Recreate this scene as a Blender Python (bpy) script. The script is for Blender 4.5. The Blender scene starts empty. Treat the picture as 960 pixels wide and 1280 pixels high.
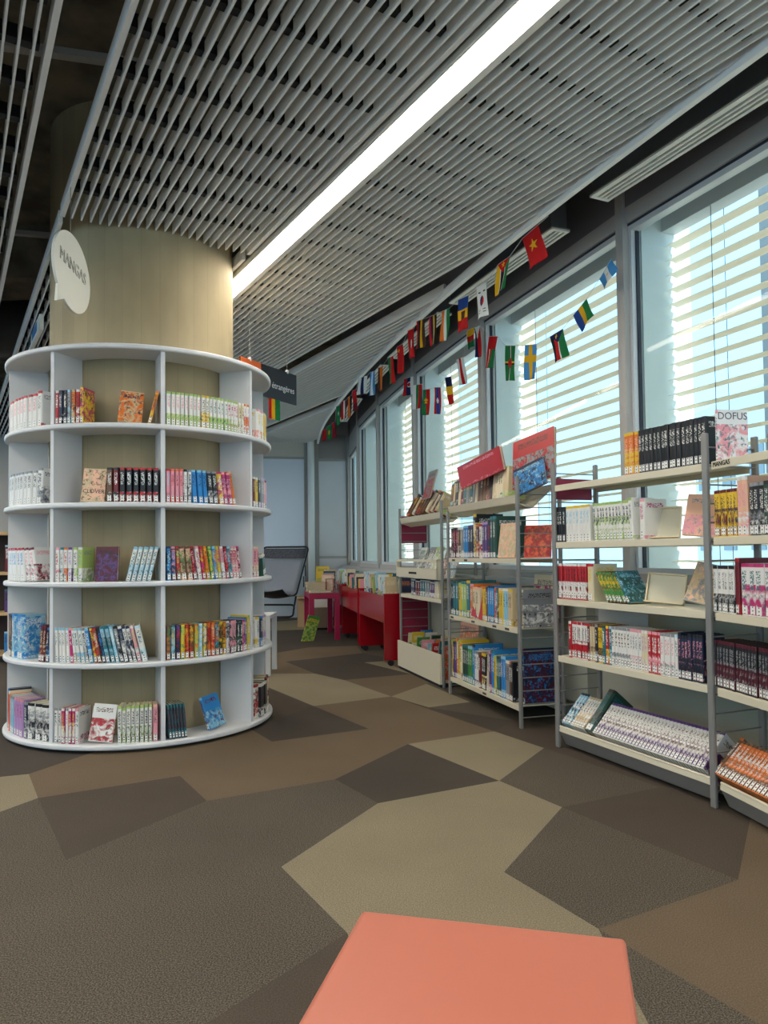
import bpy, bmesh, math, random
from mathutils import Matrix, Vector
random.seed(7)
SC = bpy.context.scene
COL = SC.collection

# ------------------------------------------------------------------ camera
F_PX, CY_PX, PITCH, ROLL, CAM_Z = 926.83, 659.5, math.radians(2.056), math.radians(-0.655), 1.0
_fw = Vector((0, math.cos(PITCH), math.sin(PITCH)))
_u0 = Vector((0, -math.sin(PITCH), math.cos(PITCH)))
_r0 = Vector((1, 0, 0))
_r = _r0 * math.cos(ROLL) + _u0 * math.sin(ROLL)
_u = -_r0 * math.sin(ROLL) + _u0 * math.cos(ROLL)
cam_data = bpy.data.cameras.new('camera')
cam = bpy.data.objects.new('camera', cam_data)
COL.objects.link(cam)
cam_data.sensor_fit = 'VERTICAL'
cam_data.sensor_height = 36.0
cam_data.lens = 36.0 * F_PX / 1280.0
cam_data.shift_y = (CY_PX - 640.0) / 1280.0
cam_data.clip_start = 0.02
cam_data.clip_end = 300
cam.matrix_world = Matrix(((_r.x, _u.x, -_fw.x, 0), (_r.y, _u.y, -_fw.y, 0), (_r.z, _u.z, -_fw.z, CAM_Z), (0, 0, 0, 1)))
SC.camera = cam

# ------------------------------------------------------------------ sky, sun, exposure
SC.view_settings.view_transform = 'Standard'
SC.view_settings.look = 'None'
SC.view_settings.gamma = 1.0
SC.view_settings.use_curve_mapping = False
SC.view_settings.exposure = 0.0
world = bpy.data.worlds.new('sky')
SC.world = world
world.use_nodes = True
wn = world.node_tree.nodes
wn['Background'].inputs['Color'].default_value = (0.44, 0.75, 1.0, 1)
wn['Background'].inputs['Strength'].default_value = 2.0
sun_d = bpy.data.lights.new('sun', 'SUN')
sun_d.energy = 9.0
sun_d.angle = math.radians(1.0)
sun_d.color = (1.0, 0.93, 0.82)
sun = bpy.data.objects.new('sun', sun_d)
COL.objects.link(sun)
SUN_DIR = Vector((0.85, -0.75, 1.75)).normalized()      # towards the sun
sun.rotation_euler = SUN_DIR.to_track_quat('Z', 'Y').to_euler()
sun.location = (12, -3, 14)

# ------------------------------------------------------------------ pixel helpers
def ray(x, y):
    return _r * ((x - 480) / F_PX) - _u * ((y - CY_PX) / F_PX) + _fw
def at_z(x, y, z):
    d = ray(x, y)
    return Vector((0, 0, CAM_Z)) + d * ((z - CAM_Z) / d.z)
def at_y(x, y, Y):
    d = ray(x, y)
    return Vector((0, 0, CAM_Z)) + d * (Y / d.y)
def proj(p):
    p = Vector(p) - Vector((0, 0, CAM_Z))
    z = p.dot(_fw)
    return 480 + F_PX * p.dot(_r) / z, CY_PX - F_PX * p.dot(_u) / z

# ------------------------------------------------------------------ materials
def lin(c):
    if isinstance(c, str):
        c = tuple(int(c[i:i + 2], 16) for i in (0, 2, 4))
    return tuple((v / 255 / 12.92) if v / 255 <= 0.04045 else ((v / 255 + 0.055) / 1.055) ** 2.4 for v in c[:3])
MATS = {}
def mat(name, col, rough=0.5, var=0.0, scale=20.0, metal=0.0, bump=0.0, spec=0.4, stretch=(1, 1, 1), col2=None):
    if name in MATS:
        return MATS[name]
    m = bpy.data.materials.new(name)
    m.use_nodes = True
    nt = m.node_tree
    b = nt.nodes['Principled BSDF']
    c = lin(col)
    b.inputs['Base Color'].default_value = (*c, 1)
    b.inputs['Roughness'].default_value = rough
    b.inputs['Metallic'].default_value = metal
    b.inputs['Specular IOR Level'].default_value = spec
    if var > 0 or bump > 0:
        tc = nt.nodes.new('ShaderNodeTexCoord')
        mp = nt.nodes.new('ShaderNodeMapping')
        mp.inputs['Scale'].default_value = stretch
        nz = nt.nodes.new('ShaderNodeTexNoise')
        nz.inputs['Scale'].default_value = scale
        nz.inputs['Detail'].default_value = 4
        nt.links.new(tc.outputs['Object'], mp.inputs['Vector'])
        nt.links.new(mp.outputs['Vector'], nz.inputs['Vector'])
        if var > 0:
            rp = nt.nodes.new('ShaderNodeValToRGB')
            e = rp.color_ramp.elements
            d = lin(col2) if col2 else tuple(v * (1 + var) for v in c)
            e[0].position, e[1].position = 0.35, 0.65
            e[0].color = (*[v * (1 - var) for v in c], 1)
            e[1].color = (*[min(1, v) for v in d], 1)
            nt.links.new(nz.outputs['Fac'], rp.inputs['Fac'])
            nt.links.new(rp.outputs['Color'], b.inputs['Base Color'])
        if bump > 0:
            bp = nt.nodes.new('ShaderNodeBump')
            bp.inputs['Strength'].default_value = bump
            bp.inputs['Distance'].default_value = 0.01
            nt.links.new(nz.outputs['Fac'], bp.inputs['Height'])
            nt.links.new(bp.outputs['Normal'], b.inputs['Normal'])
    MATS[name] = m
    return m

def emit(name, col, strength):
    if name in MATS:
        return MATS[name]
    m = bpy.data.materials.new(name)
    m.use_nodes = True
    b = m.node_tree.nodes['Principled BSDF']
    b.inputs['Base Color'].default_value = (*lin(col), 1)
    b.inputs['Emission Color'].default_value = (*lin(col), 1)
    b.inputs['Emission Strength'].default_value = strength
    MATS[name] = m
    return m

def pane_mat(name, tint=(0.93, 0.97, 0.97), gloss=0.08):
    if name in MATS:
        return MATS[name]
    m = bpy.data.materials.new(name)
    m.use_nodes = True
    nt = m.node_tree
    nt.nodes.remove(nt.nodes['Principled BSDF'])
    out = nt.nodes['Material Output']
    tr = nt.nodes.new('ShaderNodeBsdfTransparent')
    tr.inputs['Color'].default_value = (*tint, 1)
    gl = nt.nodes.new('ShaderNodeBsdfGlossy')
    gl.inputs['Roughness'].default_value = 0.02
    lw = nt.nodes.new('ShaderNodeLayerWeight')
    lw.inputs['Blend'].default_value = 0.5
    pw = nt.nodes.new('ShaderNodeMath')
    pw.operation = 'POWER'
    pw.inputs[1].default_value = 5.0
    fr = nt.nodes.new('ShaderNodeMath')
    fr.operation = 'MULTIPLY_ADD'
    fr.inputs[1].default_value = 0.16
    fr.inputs[2].default_value = 0.008
    nt.links.new(lw.outputs['Facing'], pw.inputs[0])
    nt.links.new(pw.outputs[0], fr.inputs[0])
    mx = nt.nodes.new('ShaderNodeMixShader')
    nt.links.new(fr.outputs[0], mx.inputs['Fac'])
    nt.links.new(tr.outputs['BSDF'], mx.inputs[1])
    nt.links.new(gl.outputs['BSDF'], mx.inputs[2])
    nt.links.new(mx.outputs['Shader'], out.inputs['Surface'])
    MATS[name] = m
    return m

def carpet(name, c, c2, scale=260.0):
    m = bpy.data.materials.new(name)
    m.use_nodes = True
    nt = m.node_tree
    b = nt.nodes['Principled BSDF']
    b.inputs['Roughness'].default_value = 0.95
    b.inputs['Specular IOR Level'].default_value = 0.1
    tc = nt.nodes.new('ShaderNodeTexCoord')
    n1 = nt.nodes.new('ShaderNodeTexNoise')
    n1.inputs['Scale'].default_value = scale
    n1.inputs['Detail'].default_value = 3
    n2 = nt.nodes.new('ShaderNodeTexNoise')
    n2.inputs['Scale'].default_value = 1.7
    n2.inputs['Detail'].default_value = 5
    rp = nt.nodes.new('ShaderNodeValToRGB')
    e = rp.color_ramp.elements
    e[0].position, e[1].position = 0.40, 0.72
    e[0].color = (*lin(c), 1)
    e[1].color = (*lin(c2), 1)
    mx = nt.nodes.new('ShaderNodeMix')
    mx.data_type = 'RGBA'
    mx.blend_type = 'MULTIPLY'
    rp2 = nt.nodes.new('ShaderNodeValToRGB')
    rp2.color_ramp.elements[0].position, rp2.color_ramp.elements[1].position = 0.35, 0.7
    rp2.color_ramp.elements[0].color = (0.88, 0.88, 0.88, 1)
    rp2.color_ramp.elements[1].color = (1, 1, 1, 1)
    mx.inputs['Factor'].default_value = 1.0
    bp = nt.nodes.new('ShaderNodeBump')
    bp.inputs['Strength'].default_value = 0.35
    bp.inputs['Distance'].default_value = 0.004
    L = nt.links.new
    L(tc.outputs['Object'], n1.inputs['Vector'])
    L(tc.outputs['Object'], n2.inputs['Vector'])
    L(n1.outputs['Fac'], rp.inputs['Fac'])
    L(n2.outputs['Fac'], rp2.inputs['Fac'])
    L(rp.outputs['Color'], mx.inputs['A'])
    L(rp2.outputs['Color'], mx.inputs['B'])
    L(mx.outputs['Result'], b.inputs['Base Color'])
    L(n1.outputs['Fac'], bp.inputs['Height'])
    L(bp.outputs['Normal'], b.inputs['Normal'])
    return m

# ------------------------------------------------------------------ mesh helpers
class MB:
    """collects shapes; build() links them as one mesh object"""
    def __init__(self):
        self.v, self.f, self.mi = [], [], []
    def add(self, vs, fs, mi=0):
        o = len(self.v)
        self.v += [tuple(p) for p in vs]
        self.f += [tuple(i + o for i in f) for f in fs]
        self.mi += [mi] * len(fs)
        return self
    def box(self, x0, y0, z0, x1, y1, z1, mi=0, M=None):
        vs = [Vector(p) for p in ((x0, y0, z0), (x1, y0, z0), (x1, y1, z0), (x0, y1, z0), (x0, y0, z1), (x1, y0, z1), (x1, y1, z1), (x0, y1, z1))]
        if M is not None:
            vs = [M @ p for p in vs]
        return self.add(vs, [(0, 3, 2, 1), (4, 5, 6, 7), (0, 1, 5, 4), (1, 2, 6, 5), (2, 3, 7, 6), (3, 0, 4, 7)], mi)
    def beam(self, a, b, w, h, mi=0):
        """box section w (horizontal) x h (vertical), axis a-b along its centre"""
        a, b = Vector(a), Vector(b)
        d = (b - a).normalized()
        s = d.cross(Vector((0, 0, 1)))
        if s.length < 1e-4:
            s = Vector((1, 0, 0))
        s.normalize()
        t = s.cross(d)
        vs = [p + s * i * w / 2 + t * j * h / 2 for p in (a, b) for i, j in ((-1, -1), (1, -1), (1, 1), (-1, 1))]
        return self.add(vs, [(0, 3, 2, 1), (4, 5, 6, 7), (0, 1, 5, 4), (1, 2, 6, 5), (2, 3, 7, 6), (3, 0, 4, 7)], mi)
    def tube(self, pts, r, n=8, mi=0, cap=True):
        pts = [Vector(p) for p in pts]
        rings = []
        for i, p in enumerate(pts):
            d = (pts[min(i + 1, len(pts) - 1)] - pts[max(i - 1, 0)]).normalized()
            s = d.cross(Vector((0, 0, 1)))
            if s.length < 1e-3:
                s = d.cross(Vector((0, 1, 0)))
            s.normalize()
            t = s.cross(d)
            rings.append([p + (s * math.cos(2 * math.pi * k / n) + t * math.sin(2 * math.pi * k / n)) * r for k in range(n)])
        vs = [q for rg in rings for q in rg]
        fs = [(i * n + k, i * n + (k + 1) % n, (i + 1) * n + (k + 1) % n, (i + 1) * n + k) for i in range(len(pts) - 1) for k in range(n)]
        if cap:
            fs += [tuple(range(n))[::-1], tuple((len(pts) - 1) * n + k for k in range(n))]
        return self.add(vs, fs, mi)
    def prism(self, poly, z0, z1, mi=0, M=None):
        n = len(poly)
        vs = [Vector((p[0], p[1], z0)) for p in poly] + [Vector((p[0], p[1], z1)) for p in poly]
        if M is not None:
            vs = [M @ p for p in vs]
        fs = [tuple(range(n))[::-1], tuple(range(n, 2 * n))] + [(i, (i + 1) % n, n + (i + 1) % n, n + i) for i in range(n)]
        return self.add(vs, fs, mi)
    def ring(self, cx, cy, r0, r1, z0, z1, n=96, mi=0, a0=0.0, a1=2 * math.pi):
        full = abs(a1 - a0 - 2 * math.pi) < 1e-6
        m = n if full else n + 1
        vs = []
        for k in range(m):
            a = a0 + (a1 - a0) * k / n
            c, s = math.cos(a), math.sin(a)
            vs += [(cx + r0 * c, cy + r0 * s, z0), (cx + r1 * c, cy + r1 * s, z0), (cx + r1 * c, cy + r1 * s, z1), (cx + r0 * c, cy + r0 * s, z1)]
        fs = []
        for k in range(n):
            a, b = 4 * k, 4 * ((k + 1) % m)
            fs += [(a + 1, b + 1, b + 2, a + 2), (a + 2, b + 2, b + 3, a + 3), (a + 3, b + 3, b, a), (a, b, b + 1, a + 1)]
        if not full:
            fs += [(0, 1, 2, 3), (4 * n + 3, 4 * n + 2, 4 * n + 1, 4 * n)]
        return self.add(vs, fs, mi)
    def cyl(self, cx, cy, r, z0, z1, n=32, mi=0):
        return self.prism([(cx + r * math.cos(2 * math.pi * k / n), cy + r * math.sin(2 * math.pi * k / n)) for k in range(n)], z0, z1, mi)
    def mesh(self, name, mats):
        me = bpy.data.meshes.new(name)
        me.from_pydata(self.v, [], self.f)
        if not isinstance(mats, (list, tuple)):
            mats = [mats]
        for m in mats:
            me.materials.append(m)
        if len(mats) > 1:
            me.polygons.foreach_set('material_index', self.mi)
        bm = bmesh.new()
        bm.from_mesh(me)
        bmesh.ops.recalc_face_normals(bm, faces=bm.faces)
        bm.to_mesh(me)
        bm.free()
        return me
    def build(self, name, mats, parent=None, smooth=False, bevel=0.0, seg=2):
        me = self.mesh(name, mats)
        if smooth:
            for p in me.polygons:
                p.use_smooth = True
            me.set_sharp_from_angle(angle=math.radians(35))
        o = bpy.data.objects.new(name, me)
        COL.objects.link(o)
        if parent:
            o.parent = parent
        if bevel:
            md = o.modifiers.new('bevel', 'BEVEL')
            md.width = bevel
            md.segments = seg
            md.limit_method = 'ANGLE'
        return o

def link(name, me, parent=None):
    o = bpy.data.objects.new(name, me)
    COL.objects.link(o)
    if parent:
        o.parent = parent
    return o
def tag(o, label=None, cat=None, group=None, kind=None):
    if label: o['label'] = label
    if cat: o['category'] = cat
    if group: o['group'] = group
    if kind: o['kind'] = kind
    return o
def thing(name, label, cat, loc=(0, 0, 0), rz=0.0, group=None):
    o = bpy.data.objects.new(name, None)
    o.empty_display_size = 0.1
    COL.objects.link(o)
    o.location = loc
    o.rotation_euler = (0, 0, rz)
    return tag(o, label, cat, group)
def struct(o, label, cat):
    return tag(o, label, cat, kind='structure')
def text_mesh(txt, size, depth=0.001, name='lettering', outline=0.0, font_shear=0.0):
    cu = bpy.data.curves.new(name, 'FONT')
    cu.body = txt
    cu.size = size
    cu.extrude = depth
    cu.align_x = 'CENTER'
    cu.align_y = 'CENTER'
    cu.shear = font_shear
    if outline:
        cu.fill_mode = 'NONE'
        cu.extrude = 0
        cu.bevel_depth = outline
        cu.bevel_resolution = 0
    cu.resolution_u = 3
    o = bpy.data.objects.new(name, cu)
    COL.objects.link(o)
    dg = bpy.context.evaluated_depsgraph_get()
    dg.update()
    me = bpy.data.meshes.new_from_object(o.evaluated_get(dg))
    bpy.data.objects.remove(o)
    return me
# ================================================================== THE SETTING
M_WHITE = mat('white_laminate', 'd9dadb', 0.42, 0.02, 3)
M_CONC = mat('board_marked_concrete', 'a69777', 0.75, 0.17, 3.2, bump=0.12, stretch=(1, 1, 0.35))
def board_marks(m, boards=34):
    nt = m.node_tree; N, L = nt.nodes.new, nt.links.new
    b = nt.nodes['Principled BSDF']
    src = b.inputs['Base Color'].links[0].from_socket
    tc = N('ShaderNodeTexCoord'); sx = N('ShaderNodeSeparateXYZ'); L(tc.outputs['Object'], sx.inputs[0])
    sh = []
    for o, v in (('X', 1.479), ('Y', -4.577)):
        a = N('ShaderNodeMath'); a.operation = 'ADD'; L(sx.outputs[o], a.inputs[0]); a.inputs[1].default_value = v; sh.append(a)
    at = N('ShaderNodeMath'); at.operation = 'ARCTAN2'; L(sh[1].outputs[0], at.inputs[0]); L(sh[0].outputs[0], at.inputs[1])
    mu = N('ShaderNodeMath'); mu.operation = 'MULTIPLY'; L(at.outputs[0], mu.inputs[0]); mu.inputs[1].default_value = boards / (2 * math.pi)
    fl = N('ShaderNodeMath'); fl.operation = 'FLOOR'; L(mu.outputs[0], fl.inputs[0])
    fr = N('ShaderNodeMath'); fr.operation = 'FRACT'; L(mu.outputs[0], fr.inputs[0])
    wn_ = N('ShaderNodeTexWhiteNoise'); wn_.noise_dimensions = '1D'; L(fl.outputs[0], wn_.inputs['W'])
    mr = N('ShaderNodeMapRange'); L(wn_.outputs['Value'], mr.inputs['Value']); mr.inputs['To Min'].default_value = 0.92; mr.inputs['To Max'].default_value = 1.05
    gt = N('ShaderNodeMath'); gt.operation = 'LESS_THAN'; L(fr.outputs[0], gt.inputs[0]); gt.inputs[1].default_value = 0.035
    sm = N('ShaderNodeMath'); sm.operation = 'MULTIPLY_ADD'; L(gt.outputs[0], sm.inputs[0]); sm.inputs[1].default_value = -0.12; L(mr.outputs[0], sm.inputs[2])
    vm = N('ShaderNodeVectorMath'); vm.operation = 'SCALE'; L(src, vm.inputs[0]); L(sm.outputs[0], vm.inputs['Scale'])
    L(vm.outputs[0], b.inputs['Base Color'])
board_marks(M_CONC)
M_SLAB = mat('raw_concrete_slab', '776f60', 0.9, 0.35, 5, bump=0.4)
M_SLAT = mat('painted_baffle', 'efeeec', 0.5)
M_BLACK = mat('black_carrier', '15161a', 0.6)
M_DARKPANEL = mat('charcoal_panel', '76777e', 0.55, 0.06, 2)
M_FRAME = mat('grey_aluminium_frame', 'b3b0ac', 0.45)
M_GASKET = mat('dark_gasket', '2d3340', 0.5)
M_SILVER = mat('silver_trim', 'd8dadc', 0.35, metal=0.2)
M_GRILLE = mat('white_grille', 'f1f0ec', 0.4)
M_GLASS = pane_mat('window_glass')
M_BLIND = mat('cream_blind_slat', 'f2ead6', 0.5)
M_FIN = mat('pale_facade_fin', 'e4eeee', 0.5)
M_DUCT = mat('dark_duct', '55565a', 0.6)

# ---- facade line: mullion points, nearest to farthest
MUL = [(3.55, -0.70), (2.72, 0.85), (2.00, 2.45), (1.342, 4.067), (0.777, 5.748), (0.315, 7.382), (-0.061, 8.972), (-0.36, 10.498), (-0.56, 12.0)]
MUL = [Vector((x, y, 0)) for x, y in MUL]
CEIL, HEAD, SILL = 2.82, 2.80, 0.83
def outn(i):
    a = MUL[max(i - 1, 0)]
    b = MUL[min(i + 1, len(MUL) - 1)]
    d = (b - a).normalized()
    return Vector((d.y, -d.x, 0))
TRIM = [MUL[i] - outn(i) * 0.50 for i in range(len(MUL))]
def smooth_curve(P, n=8):
    out = []
    for i in range(len(P) - 1):
        p0, p1, p2, p3 = P[max(i - 1, 0)], P[i], P[i + 1], P[min(i + 2, len(P) - 1)]
        for k in range(n):
            t = k / n
            out.append(0.5 * ((2 * p1) + (p2 - p0) * t + (2 * p0 - 5 * p1 + 4 * p2 - p3) * t * t + (3 * p1 - p0 - 3 * p2 + p3) * t ** 3))
    out.append(P[-1])
    return out
TRIMC = smooth_curve(TRIM)

# ---- floor: screed plus the cut carpet pieces
FL = MB().box(-9, -5, -0.30, 4.6, 13, -0.006)
floor = struct(FL.build('floor', carpet('carpet_base', '47423d', '585149')), 'carpet floor of large irregular brown and grey polygon pieces', 'floor')
C_D = carpet('carpet_dark_grey', '423d37', '7d7567')
C_D2 = carpet('carpet_charcoal', '47423d', '585149')
C_L = carpet('carpet_light_greige', '7b725f', 'a1977f')
C_T = carpet('carpet_tan', '665848', '7b6d5b')
C_B = carpet('carpet_brown', '4d453d', '5e554c')
FP = dict(P1=(36, 967.5), P2=(47.5, 997.5), P3=(-140, 1066), P4=(-140, 985), P5=(225, 970), P6=(258.5, 1001), P7=(82.5, 1075), P8=(419, 974), P9=(472.5, 1004), P10=(351.5, 1083.5),
    P11=(434, 1166), P12=(180, 1330), P13=(120, 939), Q1=(340, 927), Q2=(392, 882.5), Q3=(461, 911), Q4=(313, 911), Q5=(510, 930), Q6=(624, 976), Q10=(618, 914.2), Q11=(680, 935),
    Q12=(489, 870.5), R5=(702.5, 1009), R6=(630, 1090), R7=(748, 1161), R8=(922.5, 1100), R9=(825, 984), R10=(937.5, 1025), R12=(1000, 1310),
    g1=(330, 842), g2=(394, 842), g3=(430, 850), g4=(330, 857), t1=(357, 827), t2=(514, 842.5), t3=(533, 854.8), e1=(587.5, 877.5), e2=(536, 884.2), e3=(641, 901),
    h1=(320, 829), h2=(453, 816.5), h3=(479, 821), h4=(340, 817), h5=(387, 809), h6=(446, 807), h7=(455, 828), h8=(479, 826.5), W1=(100, 905), W2=(200, 900), W3=(300, 880), W4=(330, 868))
FW = {k: at_z(x, y, 0.0) for k, (x, y) in FP.items()}
FW['n1'] = Vector((-1.6, 0.3, 0)); FW['n2'] = Vector((-0.6, -0.6, 0)); FW['n3'] = Vector((0.5, -0.6, 0)); FW['n4'] = Vector((1.9, 0.2, 0))
FW['r1'] = Vector((2.1, 2.4, 0)); FW['r2'] = Vector((1.75, 3.4, 0)); FW['r3'] = Vector((1.35, 4.0, 0)); FW['r4'] = Vector((1.05, 5.0, 0)); FW['r5'] = Vector((0.55, 6.3, 0)); FW['r6'] = Vector((0.3, 7.0, 0))
FW['r7'] = Vector((0.1, 8.0, 0)); FW['b1'] = Vector((-0.9, 11.8, 0)); FW['b2'] = Vector((-2.6, 10.6, 0)); FW['l1'] = Vector((-3.2, 2.2, 0)); FW['l2'] = Vector((-3.2, 3.6, 0)); FW['b3'] = Vector((-0.45, 10.2, 0)); FW['b4'] = Vector((-2.3, 8.4, 0))
FW['b5'] = Vector((-1.5, 9.9, 0))
PIECES = [
    ('P4 P1 P2 P3', C_L), ('P2 P5 P6 P7', C_B), ('P1 P13 W1 W2 W3 Q4 Q1 Q3 Q2 Q12 Q10 Q5 P8 P6 P5 P2', C_T), ('l2 W1 P13 P1 P4', C_D2),
    ('Q4 Q2 Q3 Q1', C_D2), ('P8 Q5 Q6 P9', C_D2), ('Q5 Q10 Q11 Q6', C_L), ('P3 P2 P7 P6 P8 P9 P10 P11 P12 n1', C_D),
    ('P9 Q6 R5 R6 R7 n3 P11 P10', C_L), ('Q6 Q11 R9 R5', C_D), ('R5 R9 r2 R10 R8', C_B), ('R5 R8 R7 R6', C_D), ('R7 R8 R10 r2 r1 n4 R12', C_T),
    ('R7 R12 n4 n3', C_D), ('P11 n3 n2 n1 P12', C_B), ('g1 g2 g3 Q12 Q2 g4', C_L), ('g4 Q2 Q4 W3 W4', C_B), ('h1 t1 g2 g1', C_T), ('g3 t2 t3 Q12', C_T), ('Q12 t3 e1 e2', C_L),
    ('Q12 e2 e3 Q10', C_D2), ('e2 e1 r4 r3 e3', C_D), ('Q10 e3 r3 r2 R9 Q11', C_B), ('t1 h2 h3 h8 h7 t2 g3 g2', C_D2), ('h4 h5 h6 h2 t1 h1', C_T), ('h7 h8 t2', C_L), ('h8 h3 r6 r5 t3 t2', C_T),
    ('t3 r5 r4 e1', C_D), ('h3 h2 h6 r7 r6', C_D), ('h4 b4 b5 b3 r7 h6 h5', C_D2), ('b4 b2 b1 b3 b5', C_L)]
for names, m in PIECES:
    poly = [(FW[k].x, FW[k].y) for k in names.split()]
    MB().prism(poly, -0.006, 0.0).build('carpet_piece', m, floor)

# ---- ceiling slab with the hanging baffle panels
SLABP = [(-9, -5), (4.6, -5)] + [((p + outn(i) * 0.14).x, (p + outn(i) * 0.14).y) for i, p in enumerate(MUL)] + [(-0.5, 13), (-9, 13)]
ceiling = struct(MB().prism(SLABP, 3.55, 3.8).build('ceiling', M_SLAB), 'dark raw concrete ceiling slab above pale slatted baffle panels', 'ceiling')
MB().box(-9, 5.6, 3.15, 0.2, 6.1, 3.55).build('beam', M_SLAB, ceiling)
A_DIR = math.radians(30.5)
DV = Vector((-math.sin(A_DIR), math.cos(A_DIR), 0))
NV = Vector((math.cos(A_DIR), math.sin(A_DIR), 0))
def st(s, t, z):
    p = NV * s + DV * t
    return Vector((p.x, p.y, z))
COLC = Vector((-1.479, 4.577, 0)); R_COL = 0.54
S_COL, T_COL = COLC.dot(NV), COLC.dot(DV)
TRIM_ST = [(p.dot(NV), p.dot(DV)) for p in TRIMC]
def t_trim(s):
    for (s0, t0), (s1, t1) in zip(TRIM_ST[:-1], TRIM_ST[1:]):
        if s0 <= s <= s1:
            return t0 + (t1 - t0) * (s - s0) / (s1 - s0)
    return -4.5 if s < TRIM_ST[0][0] else 99
def t_far(s):
    y = 12.0
    return (y - NV.y * s) / DV.y
SLAT_H, SLAT_W, STEP = 0.062, 0.008, 0.0478
slat_cache = {}
def slat_mesh(L, w=SLAT_W, h=SLAT_H):
    k = (round(L, 2), w, h)
    if k not in slat_cache:
        slat_cache[k] = MB().box(-w / 2, 0, 0, w / 2, k[0], h).mesh('slat', M_SLAT)
    return slat_cache[k]
def put_slat(s, t0, t1, parent, name='slat', w=SLAT_W, h=SLAT_H):
    if t1 - t0 < 0.15:
        return
    o = link(name, slat_mesh(t1 - t0, w, h), parent)
    o.location = st(s, t0, CEIL)
    o.rotation_euler = (0, 0, A_DIR)
def panel(s0, s1, t0, t1, cut_col=False, clip=True):
    """one framed baffle panel; slats run along DV between the two edge boards"""
    fr = MB()
    for s in (s0, s1):
        a = max(t0, t_trim(s)) if clip else t0
        if t1 - a > 0.2:
            fr.beam(st(s, a, CEIL + 0.034), st(s, t1, CEIL + 0.034), 0.022, 0.068)
    if not fr.v:
        return
    root = fr.build('panel_frame', M_SLAT, ceiling)
    n = int(round((s1 - s0) / STEP))
    for i in range(1, n):
        s = s0 + (s1 - s0) * i / n
        a = max(t0, t_trim(s) + 0.01) if clip else t0
        b = t1
        if cut_col and abs(s - S_COL) < R_COL + 0.01:
            q = math.sqrt(max(0, (R_COL + 0.01) ** 2 - (s - S_COL) ** 2))
            put_slat(s, max(a, T_COL + q), b, root)
            b = min(b, T_COL - q)
        put_slat(s, a, b, root)
    t = t0 + 0.12
    while t < t1 - 0.05:
        segs = []
        x = s0 + 0.012
        run = None
        while x <= s1 - 0.012 + 1e-6:
            inside = not (cut_col and (x - S_COL) ** 2 + (t - T_COL) ** 2 < (R_COL + 0.05) ** 2) and (not clip or t > t_trim(x) + 0.05)
            if inside and run is None:
                run = x
            if (not inside or x + 0.02 > s1 - 0.012) and run is not None:
                segs.append((run, x))
                run = None
            x += 0.02
        for a, b in segs:
            if b - a > 0.05:
                mb = MB()
                mb.beam(st(a, t, CEIL + 0.052), st(b, t, CEIL + 0.052), 0.04, 0.052)
                mb.build('carrier_rail', M_BLACK, root)
        t += 0.262
panel(-2.15, -1.05, -3.0, 13.0)
panel(-4.5, -2.45, -3.0, 13.0)
panel(-0.86, 0.30, -3.0, 13.4)
panel(0.515, 1.555, -3.0, 4.22, True)
panel(0.515, 1.555, 4.30, 13.0, True)
panel(1.745, 2.765, -3.0, 12.9)
panel(2.990, 3.865, -3.0, 12.2)
panel(4.09, 4.99, -3.0, 11.6)

# ---- curved white edge trim, dark cove, soffit
def strip(curve, off, w, z0, z1):
    mb = MB()
    vs = []
    for i, p in enumerate(curve):
        d = (curve[min(i + 1, len(curve) - 1)] - curve[max(i - 1, 0)]).normalized()
        n = Vector((d.y, -d.x, 0))
        for o, z in ((off, z0), (off + w, z0), (off + w, z1), (off, z1)):
            q = p + n * o
            vs.append((q.x, q.y, z))
    fs = []
    for i in range(len(curve) - 1):
        a, b = 4 * i, 4 * i + 4
        fs += [(a, b, b + 1, a + 1), (a + 1, b + 1, b + 2, a + 2), (a + 2, b + 2, b + 3, a + 3), (a + 3, b + 3, b, a)]
    fs += [(0, 1, 2, 3), (len(vs) - 1, len(vs) - 2, len(vs) - 3, len(vs) - 4)]
    return mb.add(vs, fs)
struct(strip(TRIMC, -0.012, 0.03, CEIL - 0.025, CEIL + 0.03).build('trim_1', mat('white_edge_trim', 'f6f6f4', 0.4)), 'curved white edge trim along the window side of the ceiling', 'trim')
struct(strip(TRIMC, 0.018, 0.01, CEIL + 0.03, 3.55).build('trim_2', M_DARKPANEL), 'dark upstand of the cove above the windows', 'trim')

M_SILLW = mat('sill_wall_paint', 'b9b6a6', 0.7, 0.04, 2)
for i in range(len(MUL) - 1):
    a, b = MUL[i], MUL[i + 1]
    wr = struct(strip([a, b], -0.02, 0.14, 0.0, SILL - 0.04).build('wall_right_%d' % (i + 1), M_SILLW), 'low greenish cream wall under %s' % ['the window past the right edge', 'the window nearest right edge', 'the window left of the wide mullion', 'the wide window with bunting', 'the fifth window', 'the sixth window', 'the seventh window', 'the last window'][i], 'wall')
    strip([a, b], -0.13, 0.29, SILL - 0.04, SILL).build('window_sill', mat('sill_board', 'b5b5b3', 0.45), wr)
    strip([a, b], 0.0, 0.12, HEAD + 0.10, 3.55).build('head_panel', M_DARKPANEL, wr)
    if 1 <= i <= 6:
        d = (b - a).normalized(); n = Vector((d.y, -d.x, 0))
        q0, q1 = a + d * 0.25 - n * 0.07, b - d * 0.25 - n * 0.07
        MB().beam(q0 + Vector((0, 0, 0.40)), q1 + Vector((0, 0, 0.40)), 0.09, 0.56).build('convector_casing', mat('convector_paint', 'a9a999', 0.55), wr)

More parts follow.
